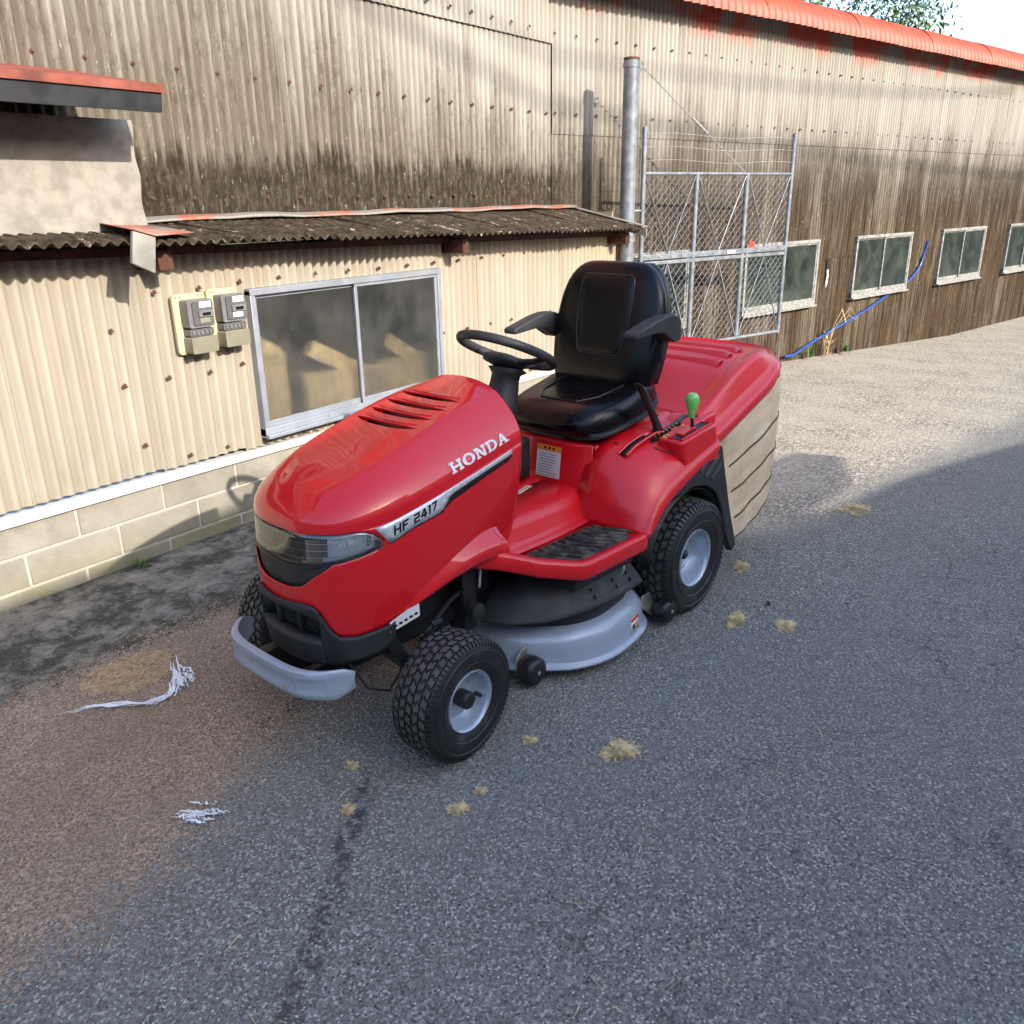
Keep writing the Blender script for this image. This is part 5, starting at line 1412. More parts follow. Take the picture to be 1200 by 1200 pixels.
# step / running board: plate with rolled outer lip
OUT_ = [(1.0, .262), (.905, .312), (.80, .385), (.715, .448), (.665, .472), (.58, .477), (.45, .477), (.355, .475), (.315, .470), (.29, .455)]
ZST = lin([.29, .40, .68, .80, .90, 1.0], [.432, .436, .440, .466, .505, .535])
for sgn in (1, -1):
    fx = OUT_; d_ = [0]
    for p, q in zip(fx, fx[1:]): d_.append(d_[-1] + math.dist(p, q))
    fX = table(d_, [p[0] for p in fx]); fY = table(d_, [p[1] for p in fx]); LT_ = d_[-1]
    def stp(t, j, sgn=sgn):
        x, y = fX(t * LT_), fY(t * LT_); z = ZST(x)
        if j == 0: return Vector((x, sgn * .19, .434))
        if j == 1: return Vector((x + .0, sgn * max(.20, y - .05), min(z - .004, .437 + max(0, x - .80) * .3)))
        x2, y2 = fX(min(LT_, t * LT_ + .01)), fY(min(LT_, t * LT_ + .01)); x1_, y1_ = fX(max(0, t * LT_ - .01)), fY(max(0, t * LT_ - .01))
        nx, ny = (y1_ - y2), -(x1_ - x2); L = math.hypot(nx, ny) or 1; nx, ny = -nx / L, -ny / L
        if ny < 0: nx, ny = -nx, -ny
        yin = .20
        J = [(None, -.004), (-.046, -.004), (-.036, .0), (-.028, .006), (-.012, .007), (-.002, .003), (.003, -.006), (.003, -.045), (-.001, -.054), (-.02, -.052)][j]
        if J[0] is None: return Vector((max(.262, x) if False else x, sgn * yin, z + J[1]))
        return Vector((x + nx * J[0], sgn * (y + ny * J[0]), z + J[1]))
    MB().grid(stp, linspace(0, 1, 44), range(10)).obj('running_board', RED2, mw, sharp=None, solid=.003, off=-1)
    mt = MB().prism([(.735, .262), (.690, .425), (.64, .436), (.372, .438), (.345, .40), (.372, .275), (.42, .262)], lambda a, b, d: Vector((a, sgn * b, .4335 + d)), .006); mo = mt.obj('rubber_mat', RUBM, mw, bevel=.002)
    for q in range(9):
        xr = .672 - q * .037
        pts_ = [Vector((xr - .03 * t + .012 * math.sin(t * 5), sgn * lerp(.270, .425, t), .4415)) for t in linspace(0, 1, 8)]
        MB().tube(pts_, [.003, .006, .008, .0085, .008, .007, .006, .003], 6).obj('tread_rib', RUBM, mo)
# rear fender loft
def fend(t, j, sgn):
    # t 0..1 from the foot well upwards/backwards ; sections from inner to outer edge
    inx = lin([0, .12, .25, .4, .6, .8, 1], [.345, .335, .30, .235, .09, -.08, -.24]); inz = table([0, .12, .25, .4, .6, .8, 1], [.432, .53, .63, .705, .742, .755, .760])
    oux = lin([0, .12, .25, .4, .6, .8, 1], [.310, .270, .225, .165, .055, -.06, -.165]); ouz = table([0, .12, .25, .4, .6, .8, 1], [.424, .475, .520, .556, .596, .632, .662])
    S_ = [(.180, 0, 0), (.24, .05, .0), (.29, .16, .0), (.335, .30, .004), (.375, .45, .012), (.410, .62, .016), (.438, .76, .013), (.450, .84, .002), (.459, .87, .003), (.466, .92, .002), (.474, 1.0, 0), (.476, 1.03, -.016), (.468, 1.03, -.022)]
    y, k, b = S_[j]
    x = lerp(inx(t), oux(t), k); z = lerp(inz(t), ouz(t), k) + b * (1 if t > .1 else t * 10)
    if j >= 11: z -= 0
    return Vector((x, sgn * y, z))
for sgn in (1, -1):
    MB().grid(lambda t, j: fend(t, j, sgn), linspace(0, 1, 40), range(13)).obj('rear_fender', RED2, mw, sharp=None, solid=.004, off=0)
    # inner wall from the fender to the seat pedestal
# pedestal (seat base) front and side walls
ped = MB()
ped.prism([(-.24, -.20), (.30, -.20), (.30, .20), (-.24, .20)], lambda a, b, d: Vector((a - (.05 * d / .3 if a > 0 else 0), b, .44 + d)), .262); ped.obj('seat_pedestal', RED2, mw, bevel=.008)
MB().prism([(.30, -.205), (.335, -.15), (.335, .15), (.30, .205)], lambda a, b, d: Vector((a - .12 * d, b, .50 + d)), .21).obj('pedestal_panel', RED2, mw, bevel=.008)
# rear body below the lid
MB().box((-.10, 0, .60), (.40, .62, .28)).obj('rear_body', RED2, mw, bevel=.02)
MB().prism([(-.26, .50), (.10, .50), (.05, .64), (-.10, .745), (-.26, .765)], lambda a, b, d: Vector((a, -.40 + d, b)), .80).obj('rear_deck_panel', RED2, mw, bevel=.01)
# warning labels
lb = MB().prism([(.045, .555), (.135, .555), (.135, .668), (.045, .668)], lambda a, b, d: Vector((.3355 - .12 * (b - .50) + d, a - .0, b)), .0012)
def label_on(px0, px1, z0, z1, nm, mat, off):
    return MB().prism([(px0, z0), (px1, z0), (px1, z1), (px0, z1)], lambda a, b, d: Vector((.3352 - .12 * (b - .50) + off + d, a, b)), .0009).obj(nm, mat, mw, smooth=False)
label_on(-.035, .080, .565, .685, 'warning_label', WHT, .0008); label_on(-.035, .080, .664, .685, 'label_header', ORG, .0014)
for q in range(9): label_on(-.028, .03 + .035 * random.random(), .570 + q * .010, .5725 + q * .010, 'label_print', simple('grey_print', (.22, .23, .28), .5), .0015) if q == 0 else label_on(-.022, .02 + .05 * random.random(), .570 + q * .010, .5728 + q * .010, 'label_print', bpy.data.materials['grey_print'], .0015)
for q in range(3): label_on(.0 + q * .02, .010 + q * .02, .670, .680, 'label_print', DECALB, .0016)
MB().box((.48, .035, .5555), (.10, .022, .001), Matrix.Rotation(.25, 3, 'Z')).obj('warning_label', WHT, mw)
for q in range(5): MB().box((.515 - q * .016, .044 - q * .004, .5564), (.009, .010, .001), Matrix.Rotation(.25, 3, 'Z')).obj('label_print', ORG, mw)
# black cup holder / recess behind the hood
MB().box((.67, 0, .70), (.12, .26, .34)).obj('dash_tower', BLK, mw, bevel=.02)
MB().box((.70, 0, .60), (.06, .36, .26)).obj('tower_panel', RED2, mw, bevel=.02)
MB().lathe([(.040, .0), (.044, .01), (.040, .012), (.034, .0), (.030, -.07), (0, -.07)], (.415, -.085, .732), 18, 'z').obj('cup_holder', BLK, mw)
MB().prism([(.37, .56), (.47, .56), (.46, .725), (.37, .725)], lambda a, b, d: Vector((a, -.15 + d, b)), .13).obj('tank_cover', BLK, mw, bevel=.015)
# lever slot + black parking lever, control box and green knob lever on the left fender
def fen_z(x, y):        # approximate fender height at x,y by sampling
    best = (9, 0)
    for t in linspace(0, 1, 60):
        for j in range(0, 11):
            p = fend(t, j, 1); d = (p.x - x) ** 2 + (p.y - y) ** 2
            if d < best[0]: best = (d, p.z)
    return best[1]
sl = [(.235, .300), (.18, .302), (.12, .306), (.06, .31), (0, .316), (-.06, .324)]
mb = MB(); V = []
for x, y in sl:
    z = fen_z(x, y); 
    for dy in (-.014, .014): V.append((x, y + dy, z + .008))
mb.add(V, [(i*2, i*2+1, i*2+3, i*2+2) for i in range(len(sl)-1)]); mb.obj('lever_slot', DARK, mw, solid=.002)
rp = []
for x, y in sl: rp.append(Vector((x, y + .018, fen_z(x, y) + .010)))
MB().tube(rp, .005, 6).tube([p - Vector((0, .036, 0)) for p in rp], .005, 6).obj('slot_rim', RED2, mw)
lv = MB(); sec_loft(lv, [((.010, .318, .67), (.034, 0, 0), (0, .012, 0)), ((.018, .318, .72), (.032, 0, .004), (0, .013, 0)), ((.040, .317, .755), (.022, 0, .006), (0, .013, 0)), ((.075, .316, .81), (.020, 0, .008), (0, .014, 0)), ((.135, .314, .895), (.020, 0, .009), (0, .015, 0)), ((.160, .314, .925), (.021, 0, .010), (0, .016, 0)), ((.170, .314, .934), (.010, 0, .004), (0, .007, 0))], 14, 3); lv.obj('parking_lever', BLK, mw, sharp=50)
cb_ = MB().prism([(-.175, .340), (.075, .345), (.088, .358), (.090, .445), (.078, .458), (-.150, .462)], lambda a, b, d: Vector((a - (.118 - d) * .35, b - (.118 - d) * .0, .60 + d * (1 + (.085 - a) * .95))), .118); cbo = cb_.obj('control_box', RED2, mw, bevel=.010)
tpz = lambda x: .60 + .118 * (1 + (.085 - x) * .95)
MB().prism([(.060, .392), (.060, .436), (-.135, .436), (-.135, .386)], lambda a, b, d: Vector((a, b, tpz(a) + .0006 + d)), .001).obj('lever_gate', DARK, cbo)  # dark plate put in for the shaded recess
rm_ = [(.066, .386), (.066, .442), (-.141, .442), (-.141, .380)]; MB().tube([Vector((x, y, tpz(x) + .002)) for x, y in rm_], .0045, 8, closed=True).obj('gate_rim', RED2, cbo)
MB().prism([(.028, .396), (.028, .424), (-.065, .424), (-.065, .392)], lambda a, b, d: Vector((a, b, tpz(a) + .0018 + d)), .009).obj('gate_plate', RED2, cbo, bevel=.002)
MB().tube([(-.062, .410, .72), (-.052, .410, .80)], .0065, 8).obj('lever_rod', DARK, mw)
MB().lathe([(0, .785), (.011, .785), (.014, .80), (.023, .832), (.0265, .850), (.024, .866), (.016, .876), (0, .880)], (-.070, .405, 0), 22, 'z').obj('lever_knob', GREEN, mw).location = (.020, .005, -.004)
for (cx, cy) in ((.050, .371), (-.085, .366)):
    for k_ in range(4):
        a = k_ * math.pi / 2; x_ = cx + .014 * math.cos(a); y_ = cy + .010 * math.sin(a); hx, hy = (.0022, .0115) if k_ % 2 == 0 else (.0155, .0022)
        MB().prism([(x_ - hx, y_ - hy), (x_ + hx, y_ - hy), (x_ + hx, y_ + hy), (x_ - hx, y_ + hy)], lambda a, b, d: Vector((a, b, tpz(a) + .0008 + d)), .0012).obj('yellow_mark', YEL, cbo)
mb = MB()
for q in range(8): mb.box((.080 - q * .024, .336, .716 + q * .0032), (.012, .012, .012))
mb.obj('notched_gate', BLK, mw)
for q in range(7): MB().box((.075 - q * .024, .336, .7235 + q * .0032), (.006, .006, .001)).obj('yellow_mark', YEL, cbo)
sec = MB(); sec_loft(sec, [((.10, .330, .690), (0, .010, 0), (0, 0, .014)), ((.02, .328, .708), (0, .013, 0), (0, 0, .018)), ((-.15, .322, .742), (0, .014, 0), (0, 0, .020)), ((-.185, .320, .745), (0, .008, 0), (0, 0, .012))], 12, 3); sec.obj('gate_ridge', BLK, mw)
for sgn in (1, -1):
    sp_ = smooth_path([Vector((x, sgn * y, fen_z(x, y) + .0012)) for x, y in ((.115, .352), (.105, .38), (.075, .415), (.035, .445), (.000, .466), (-.004, .474))], 5)
    MB().tube(sp_, .0018, 5).obj('panel_gap', DARK, mw)
    for x_, y_ in ((.20, .25), (-.10, .23)): MB().lathe([(0, .004), (.006, .003), (.008, 0)], (x_, sgn * y_, fen_z(x_, y_) + .001), 12, 'z').obj('screw', BLK, mw)
# black louvred side panel behind the rear wheel arch
for sgn in (1, -1):
    pts_ = [(.150, .520), (-.015, .575), (-.155, .655), (-.225, .640), (-.262, .53), (-.32, .36), (-.40, .17), (-.365, .15), (-.30, .25), (-.255, .37), (-.20, .455), (-.12, .505), (-.02, .525), (.07, .515)]
    o = MB().prism(pts_, lambda a, b, d: Vector((a, sgn * (.425 + d), b)), .03).obj('side_panel', BLKM, mw, bevel=.004); o['label'] = 'black louvred panel behind the wheel'
    for (a0, b0, L_) in ((-.06, .575, .13), (-.10, .548, .12), (-.15, .525, .09)):
        d2 = Vector((-.80, 0, .52)).normalized()
        MB().prism([(0, -.008), (L_, -.008), (L_, .008), (0, .008)], lambda a, b, d, a0=a0, b0=b0: Vector((a0, sgn * (.455 + d), b0)) + d2 * a + Vector((.35, 0, .94)) * b, .004).obj('louver', simple('grey_louver', (.07, .075, .085), .35) if 'grey_louver' not in bpy.data.materials else bpy.data.materials['grey_louver'], o)
    MB().grid(lambda q, y: Vector((-.02 + .265 * math.cos(q), sgn * y, .235 + .275 * math.sin(q))), linspace(.15, 2.9, 20), [.25, .44]).obj('wheel_arch', DARK, mw, solid=.004)

# ---------------- grass bag: red lid, fabric, straps
gb = empty('grass_bag', (0, 0, 0), 0, mw)
LXR, LXC = -.985, -.54
def lplan(F, W, u):
    s_ = 1 if u >= 0 else -1; u = abs(u)
    if u < .5:
        q = u / .5 * math.pi / 2; x = LXC + (F - LXC) * max(0, math.cos(q)) ** (2 / 3.0); y = W * math.sin(q) ** (2 / 3.0)
    else: x = lerp(LXC, -.17, (u - .5) / .5); y = W
    return x, s_ * y
zlow = table([-.17, -.28, -.48, -.69, -.76, -.9, -1.0], [.625, .655, .722, .790, .815, .835, .845])
lrows = [(-.975, .415, lambda x: zlow(x) - .010), (-.985, .428, lambda x: zlow(x)), (-.985, .430, lambda x: zlow(x) + .028), (-.975, .418, lambda x: zlow(x) + .050), (-.972, .412, lambda x: zlow(x) + .052), (-.955, .392, lambda x: zlow(x) + .085 - .02 * max(0, (-.6 - x))),
         (-.942, .380, lambda x: ztop(x) - .022), (-.930, .372, lambda x: ztop(x) - .010), (-.925, .368, lambda x: ztop(x) - .004), (-.905, .350, lambda x: ztop(x) - .002), (-.895, .340, lambda x: ztop(x) - .010), (-.85, .28, lambda x: ztop(x) - .008), (-.75, .14, lambda x: ztop(x)), (-.70, 0, lambda x: ztop(x) + .001)]
ztop = table([-.10, -.17, -.25, -.35, -.45, -.60, -.75, -.90], [.735, .757, .790, .840, .888, .930, .932, .915])
mb = MB().grid(lambda u, r: Vector((*lplan(lrows[r][0], lrows[r][1], u), lrows[r][2](lplan(lrows[r][0], lrows[r][1], u)[0]))), linspace(-1, 1, 81), range(len(lrows)))
lid = mb.obj('lid', RED2, gb, sharp=None, solid=.004, off=0)
for q, xs_ in enumerate((-.50, -.585, -.67)):
    mb = MB(); V = []
    def rg(y, j, xs_=xs_, q=q):
        x = xs_ + [.030, .010, -.012, -.028][j]; return Vector((x, y, ztop(x) + [-.012, .012, .014, -.012][j] * (1 if abs(y) < .255 else .3)))
    mb.grid(rg, [-.27, -.262, -.255] + linspace(-.24, .24, 9) + [.255, .262, .27], range(4)); mb.obj('lid_ridge', RED2, lid, sharp=None)
for sgn in (1, -1):
    MB().tube([Vector((-.168, sgn * r_[1], r_[2](-.17) + .001)) for r_ in lrows[:-1]], .0030, 5).obj('panel_gap', DARK, gb)
    ln = [Vector((*lplan(-.9845, .4315, sgn * u), 0)) for u in linspace(1, .12, 50)]
    MB().tube([Vector((p.x, p.y, zlow(p.x) + .036)) for p in ln], .0016, 5).obj('edge_line', RED2, lid)
# canvas body
FB = [(-.225, .600), (-.30, .46), (-.37, .31), (-.47, .155)]
def bagf(u, t):
    # t 0 top .. 1 bottom ; u 0 front .. 1 rear along the side, then around the back
    xf = lerp(-.225, -.475, t); 
    return None
bz_top = lambda x: zlow(x) + .006
for nm in ('canvas',):
    NU, NV = 60, 26; V = []; random.seed(3)
    def bp_(u, t):
        # plan path: left side front -> rear corner -> centre rear -> right side front
        s_ = 1 if u < .5 else -1; w_ = (u if u < .5 else 1 - u) * 2
        xf = lerp(-.215, -.485, t ** 1.1); xr = lerp(-.955, -.90, t); W_ = .414 - .030 * t
        if w_ < .62:
            k = w_ / .62; x = lerp(xf, lerp(-.70, -.78, t), k); y = W_
        else:
            q = (w_ - .62) / .38 * math.pi / 2; xc_ = lerp(-.70, -.78, t); x = xc_ + (xr - xc_) * math.sin(q) ** .8; y = W_ * max(0, math.cos(q)) ** .8
        zb = lin([-1.0, -.86, -.80, -.70, -.60, -.52, -.475], [.30, .265, .235, .190, .165, .150, .150])(x)
        zt_ = bz_top(x); z = lerp(zt_, zb, t)
        # wrinkles and gentle bulge between the straps
        bul = .005 * abs(math.sin(math.pi * t * 4)) * min(1, w_ * 6) + .004 * math.sin(9 * x + 5 * t) + .0020 * math.sin(31 * x + 17 * t * (1 + x)) + .0012 * math.sin(45 * t + 20 * x)
        y += (.006 + bul) * (1 if w_ < .62 else max(0, math.cos(q)))
        if w_ >= .62: x -= bul * math.sin(q)
        return Vector((x, s_ * y, z))
    MB().grid(bp_, linspace(0, 1, 121), linspace(0, 1, 41)).obj('canvas', BAG, gb, sharp=None, solid=.003, off=0)
    for (t0, ua) in ((.285, .055), (.53, .05), (.77, .045)):
        for s_ in (1, -1):
            us_ = linspace(ua, .49, 46) if s_ > 0 else linspace(1 - ua, .51, 46)
            def tt(u): w_ = (u if u < .5 else 1 - u) * 2; return t0 + (.050 - .05 * w_)
            V = []
            for u in us_:
                p = bp_(u, tt(u)); n_ = Vector((0, s_, 0)) if ((u if u < .5 else 1 - u) * 2) < .62 else Vector((p.x + .6, p.y * 2.0, 0)).normalized()
                V += [p + n_ * .0045 + Vector((0, 0, .0045)), p + n_ * .0045 - Vector((0, 0, .0045))]
            MB().add(V, [(i*2, i*2+1, i*2+3, i*2+2) for i in range(len(us_)-1)]).obj('strap', STRAP, gb, solid=.002, off=0)
    # front edge binding and bottom seam
    MB().tube([bp_(0, t) for t in linspace(0, 1, 12)], .006, 6).tube([bp_(1, t) for t in linspace(0, 1, 12)], .006, 6).obj('edge_binding', BAG, gb)
    MB().tube([bp_(u, 1) for u in linspace(0, 1, 50)], .005, 6).obj('bottom_seam', STRAP, gb)
MB().prism([(-.235, .60), (-.475, .17), (-.76, .26), (-.78, .60)], lambda a, b, d: Vector((a, -.38 + d, b)), .76).obj('bag_frame', DARK, gb)

# ---------------- seat
st = empty('seat', (0, 0, 0), 0, mw)
mb = MB()                                            # backrest: stack of horizontal superellipse sections
def bk(h):
    return None
hs = [(.845, .215, .045, .030), (.880, .232, .062, .028), (.93, .243, .066, .018), (1.00, .252, .060, .006), (1.08, .256, .054, -.010), (1.16, .247, .050, -.024), (1.23, .228, .046, -.036), (1.275, .202, .042, -.044), (1.305, .172, .034, -.050), (1.322, .140, .020, -.054), (1.327, .105, .007, -.056)]
secs = [((-.075 + dx, 0, z), (th, 0, .0), (0, w_, 0), 3.4) for z, w_, th, dx in hs]
sec_loft(mb, secs, 48, 3.4); mb.obj('backrest', VINYL, st, sharp=None, sub=1)
# raised centre panel (front face of the back) with piping line round it
def bkx(z): 
    zz = [h[0] for h in hs]; return -.075 + lin(zz, [h[3] for h in hs])(z) + lin(zz, [h[2] for h in hs])(z)
def bfront(y, z):
    zz = [h[0] for h in hs]; W_ = lin(zz, [h[1] for h in hs])(z); th = lin(zz, [h[2] for h in hs])(z)
    return -.075 + lin(zz, [h[3] for h in hs])(z) + th * (max(0, 1 - (abs(y) / W_) ** 3.4)) ** (1 / 3.4)
def ppath(n=60):
    P_ = []
    z0, z1 = .985, 1.280
    def hwid(z): return table([.985, 1.05, 1.15, 1.25, 1.28], [.098, .114, .126, .122, .115])(z)
    L_ = [(z, hwid(z)) for z in linspace(z0 + .012, z1 - .012, 12)]
    left = [(w_, z) for z, w_ in L_]; right = [(-w_, z) for z, w_ in L_[::-1]]
    top = [(y, z1) for y in linspace(L_[-1][1] - .014, -(L_[-1][1] - .014), 9)]; bot = [(y, z0) for y in linspace(-(L_[0][1] - .014), L_[0][1] - .014, 7)]
    return left + top + right + bot
pp = ppath(); MB().tube([Vector((bfront(y, z) + .0008, y, z)) for y, z in pp], .0032, 6, closed=True).obj('piping', BLK, st)
cen = Vector((0, 0, 1.13)); V = []; F = []
for k_ in (1, .965, .90, .7, .4, .1):
    for y, z in pp:
        yy, zz_ = y * k_, 1.13 + (z - 1.13) * k_; V.append((bfront(yy, zz_) + (0 if k_ == 1 else .0035 if k_ == .965 else .0055), yy, zz_))
n_ = len(pp)
for i in range(5):
    for j in range(n_): F.append((i*n_+j, i*n_+(j+1) % n_, (i+1)*n_+(j+1) % n_, (i+1)*n_+j))
F.append(tuple(5*n_+j for j in range(n_))); MB().add(V, F).obj('centre_panel', VINYL, st, sharp=None)
# back shell
mb = MB(); sec_loft(mb, [((-.125 + dx, 0, z - .004), (.026, 0, 0), (0, w_ * .97, 0), 3) for z, w_, th, dx in hs[1:-1]], 32, 3); mb.obj('back_shell', BLK, st, sharp=None)
# cushion: sections along x, each a closed section in (y,z), with raised side bolsters
def cush_top(x, y):
    f = (x + .06) / .36                                # 0 rear .. 1 front
    zc = table([-.12, -.02, .10, .20, .27, .31, .335], [.905, .880, .858, .850, .838, .812, .775])(x)
    zr = table([-.12, 0, .10, .20, .30], [.045, .038, .026, .012, .0])(x)
    return zc + zr * (abs(y) / .24) ** 3 * 1.0
def csec(x, W_, zb):
    P_ = []
    N = 26
    for i in range(N + 1):
        y = lerp(-1, 1, i / N); yy = y * W_; edge = (1 - abs(y) ** 7) ** .5
        zt_ = cush_top(x, yy); P_.append(Vector((x, yy, lerp(zb + .030, zt_, edge if abs(y) < 1 else 0))))
    for i in range(9): y = lerp(1, -1, i / 8) * .94; P_.append(Vector((x, y * W_, zb)))
    return P_
xs_ = [-.13, -.10, -.04, .03, .10, .17, .225, .265, .295, .317, .330, .337]
Ws_ = [.200, .228, .246, .252, .252, .248, .240, .226, .204, .172, .130, .08]
Zb_ = [.82, .80, .785, .770, .760, .750, .741, .735, .735, .740, .748, .756]
rows_ = [csec(x, w_, z) for x, w_, z in zip(xs_, Ws_, Zb_)]; n_ = len(rows_[0]); V = [p for r_ in rows_ for p in r_]
F = [(i*n_+j, i*n_+(j+1) % n_, (i+1)*n_+(j+1) % n_, (i+1)*n_+j) for i in range(len(rows_)-1) for j in range(n_)] + [tuple(range(n_)), tuple((len(rows_)-1)*n_+j for j in range(n_))]
MB().add(V, F).obj('cushion', VINYL, st, sharp=None, sub=1)
MB().tube([Vector((x, y, cush_top(x, y) + .001)) for x, y in [(.235, -.085), (.16, -.13), (.05, -.145), (-.03, -.14)]], .0026, 6).tube([Vector((x, y, cush_top(x, y) + .001)) for x, y in [(.235, .085), (.16, .13), (.05, .145), (-.03, .14)]], .0026, 6).tube([Vector((.235, y, cush_top(.235, y) + .001)) for y in linspace(-.085, .085, 7)], .0026, 6).obj('piping', BLK, st)
# cushion shell lip
mb = MB(); sec_loft(mb, [((x, 0, z + .006), (0, w_ * 1.0 + .004, 0), (0, 0, .018), 4) for x, w_, z in zip(xs_[:9], Ws_[:9], Zb_[:9])], 28, 4); mb.obj('cushion_shell', BLK, st)
# armrests
for sgn in (1, -1):
    a_ = empty('armrest', (0, 0, 0), 0, st)
    pr_ = [(.190, 1.086), (.193, 1.100), (.186, 1.109), (.06, 1.140), (-.01, 1.151), (-.06, 1.150), (-.095, 1.138), (-.108, 1.115), (-.112, 1.062), (-.100, 1.052), (-.062, 1.050), (-.030, 1.066), (.01, 1.090), (.06, 1.096)]
    dz_ = 0 if sgn > 0 else -.028
    MB().prism(pr_, lambda a, b, d: Vector((a, sgn * (.254 + d), b + dz_)), .060).obj('armrest_pad', BLKM, a_, bevel=.006)
    MB().lathe([(0, -.02), (.026, -.02), (.026, .03), (0, .03)], (-.085, sgn * .25, 1.085), 18).obj('armrest_pivot', BLK, a_)
    MB().box((-.09, sgn * .248, 1.02), (.035, .010, .10)).obj('armrest_bracket', BLK, a_, bevel=.004)
# seat suspension and frame
MB().box((.08, 0, .742), (.30, .30, .030)).box((.08, .13, .722), (.34, .03, .02)).box((.08, -.13, .722), (.34, .03, .02)).obj('seat_frame', BLK, st, bevel=.004)
def spring(x, y, z0, z1, r, n):
    return [(x + r * math.cos(2 * math.pi * n * t), y + r * math.sin(2 * math.pi * n * t), lerp(z0, z1, t)) for t in linspace(0, 1, n * 12 + 1)]
for sgn in (1, -1): MB().tube(spring(.03, sgn * .15, .70, .79, .018, 6), .0035, 6).obj('suspension_spring', STEEL, st)
for (x, y) in ((.235, .10), (.215, -.03)): MB().lathe([(0, 0), (.009, 0), (.009, .03), (.013, .03), (.013, .04), (0, .042)], (x, y, .695), 12, 'z').obj('stud_bolt', STEEL, st)
MB().prism([(.24, -.12), (.262, -.12), (.262, .04), (.24, .04)], lambda a, b, d: Vector((a, b, .70 + d)), .055).obj('hinge_plate', simple('bare_pale_plate', (.48, .42, .30), .6, .1), st)
MB().box((-.0, -.265, .80), (.10, .03, .05)).obj('seat_adjuster', BLK, st, bevel=.006)

# ---------------- steering column and wheel
sc_ = MB(); sec_loft(sc_, [((.60, 0, .80), (.085, 0, 0), (0, .080, 0)), ((.56, 0, .90), (.060, 0, 0), (0, .062, 0)), ((.535, -.0, .955), (.046, 0, .0), (0, .052, 0)), ((.523, 0, .985), (.046, 0, .010), (0, .050, 0)), ((.517, 0, 1.0), (.060, 0, .02), (0, .070, 0)), ((.512, 0, 1.008), (.040, 0, .01), (0, .05, 0))], 24, 2.3); sc_.obj('steering_column', BLKM, mw, sharp=None)
TILT = R(26); swc = Vector((.505, -.012, 1.062)); SRm = Matrix.Rotation(-TILT, 3, 'Y')   # front edge up
swo = empty('steering_wheel', swc, 0, mw)
rw = .168
V = [SRm @ Vector((rw * math.cos(q), rw * math.sin(q), 0)) for q in linspace(0, 2 * math.pi, 49)[:-1]]
MB().tube(V, .0165, 12, closed=True).obj('wheel_rim', BLKM, swo, sharp=None)
hubm = MB(); sec_loft(hubm, [(SRm @ Vector((-.0, 0, -.058)), SRm @ Vector((.036, 0, 0)), SRm @ Vector((0, .036, 0))), (SRm @ Vector((0, 0, -.048)), SRm @ Vector((.066, 0, 0)), SRm @ Vector((0, .072, 0))), (SRm @ Vector((0, 0, -.030)), SRm @ Vector((.068, 0, 0)), SRm @ Vector((0, .075, 0))), (SRm @ Vector((0, 0, -.018)), SRm @ Vector((.05, 0, 0)), SRm @ Vector((0, .055, 0)))], 28, 2.4); hubm.obj('hub', BLKM, swo, sharp=None)
for q in (R(100), R(-100), R(180), ):
    mb = MB(); d = Vector((math.cos(q), math.sin(q), 0)); t_ = Vector((-d.y, d.x, 0))
    sec_loft(mb, [(SRm @ (d * r_ + Vector((0, 0, z_))), SRm @ (t_ * w_), SRm @ Vector((0, 0, h_))) for r_, z_, w_, h_ in ((.03, -.034, .028, .012), (.07, -.032, .024, .011), (.115, -.020, .018, .009), (.150, -.006, .015, .008), (.168, 0, .018, .008))], 14, 2.6); mb.obj('spoke', BLKM, swo, sharp=None)
# ================================================================ LOOSE STUFF ON THE GROUND
random.seed(11)
def flake(mb, x, y, z, s, lift=.002, asp=2.2):
    a = random.uniform(0, 6.28); t = random.uniform(-.35, .35); u = Vector((math.cos(a), math.sin(a), t)) * s; v = Vector((-math.sin(a), math.cos(a), random.uniform(-.35, .35))) * s / asp
    c = Vector((x, y, z + lift)); mb.add([c - u - v, c + u - v, c + u + v, c - u + v], [(0, 1, 2, 3)])
mb = MB()
for _ in range(42000):
    x = random.uniform(-.9, 2.35); y = random.uniform(1.35, 3.1)
    edge = 1.72 + max(0, x - .9) * .42 + .16 * math.sin(x * 5.1) + .08 * math.sin(x * 13)
    d = min(y - edge, 2.95 + .08 * math.sin(x * 7) - y, (2.1 - x) * .8)
    p = 1 / (1 + math.exp(-d * 14)); p *= .55
    if random.random() < p: flake(mb, x, y, 0, random.uniform(.0014, .0030))
o = mb.obj('husk_litter', HUSK, fix=False, smooth=False); tag(o, 'thin layer of brown husk flakes strewn over the ground in front of the mower', 'litter', kind='stuff')
# pale heap of husks at the left edge
mb = MB().grid(lambda r, q: Vector((1.36 + r * math.cos(q) * (1 + .12 * math.sin(3 * q)), 2.66 + r * math.sin(q) * .8, .018 * max(0, 1 - (r / .16) ** 2) + .002 * math.sin(q * 9 + r * 60) - .002)), linspace(0.001, .17, 9), linspace(0, 2 * math.pi, 31))
PALEH = simple('pale_husk_pile', (.42, .29, .17), .9, var=.35, nsc=60, bump=.8, bsc=160)
o = mb.obj('husk_pile', PALEH); tag(o, 'small pale heap of husks at the left edge beside the plastic strip', 'husk pile')
mb = MB()
for _ in range(900):
    r = .17 * math.sqrt(random.random()); q = random.uniform(0, 6.28); flake(mb, r * math.cos(q), r * math.sin(q) * .8, .018 * max(0, 1 - (r / .16) ** 2), random.uniform(.003, .006))
f = mb.obj('husk_flakes', PALEH, o, fix=False, smooth=False); f.location = (1.36, 2.66, 0); f['kind'] = 'stuff'
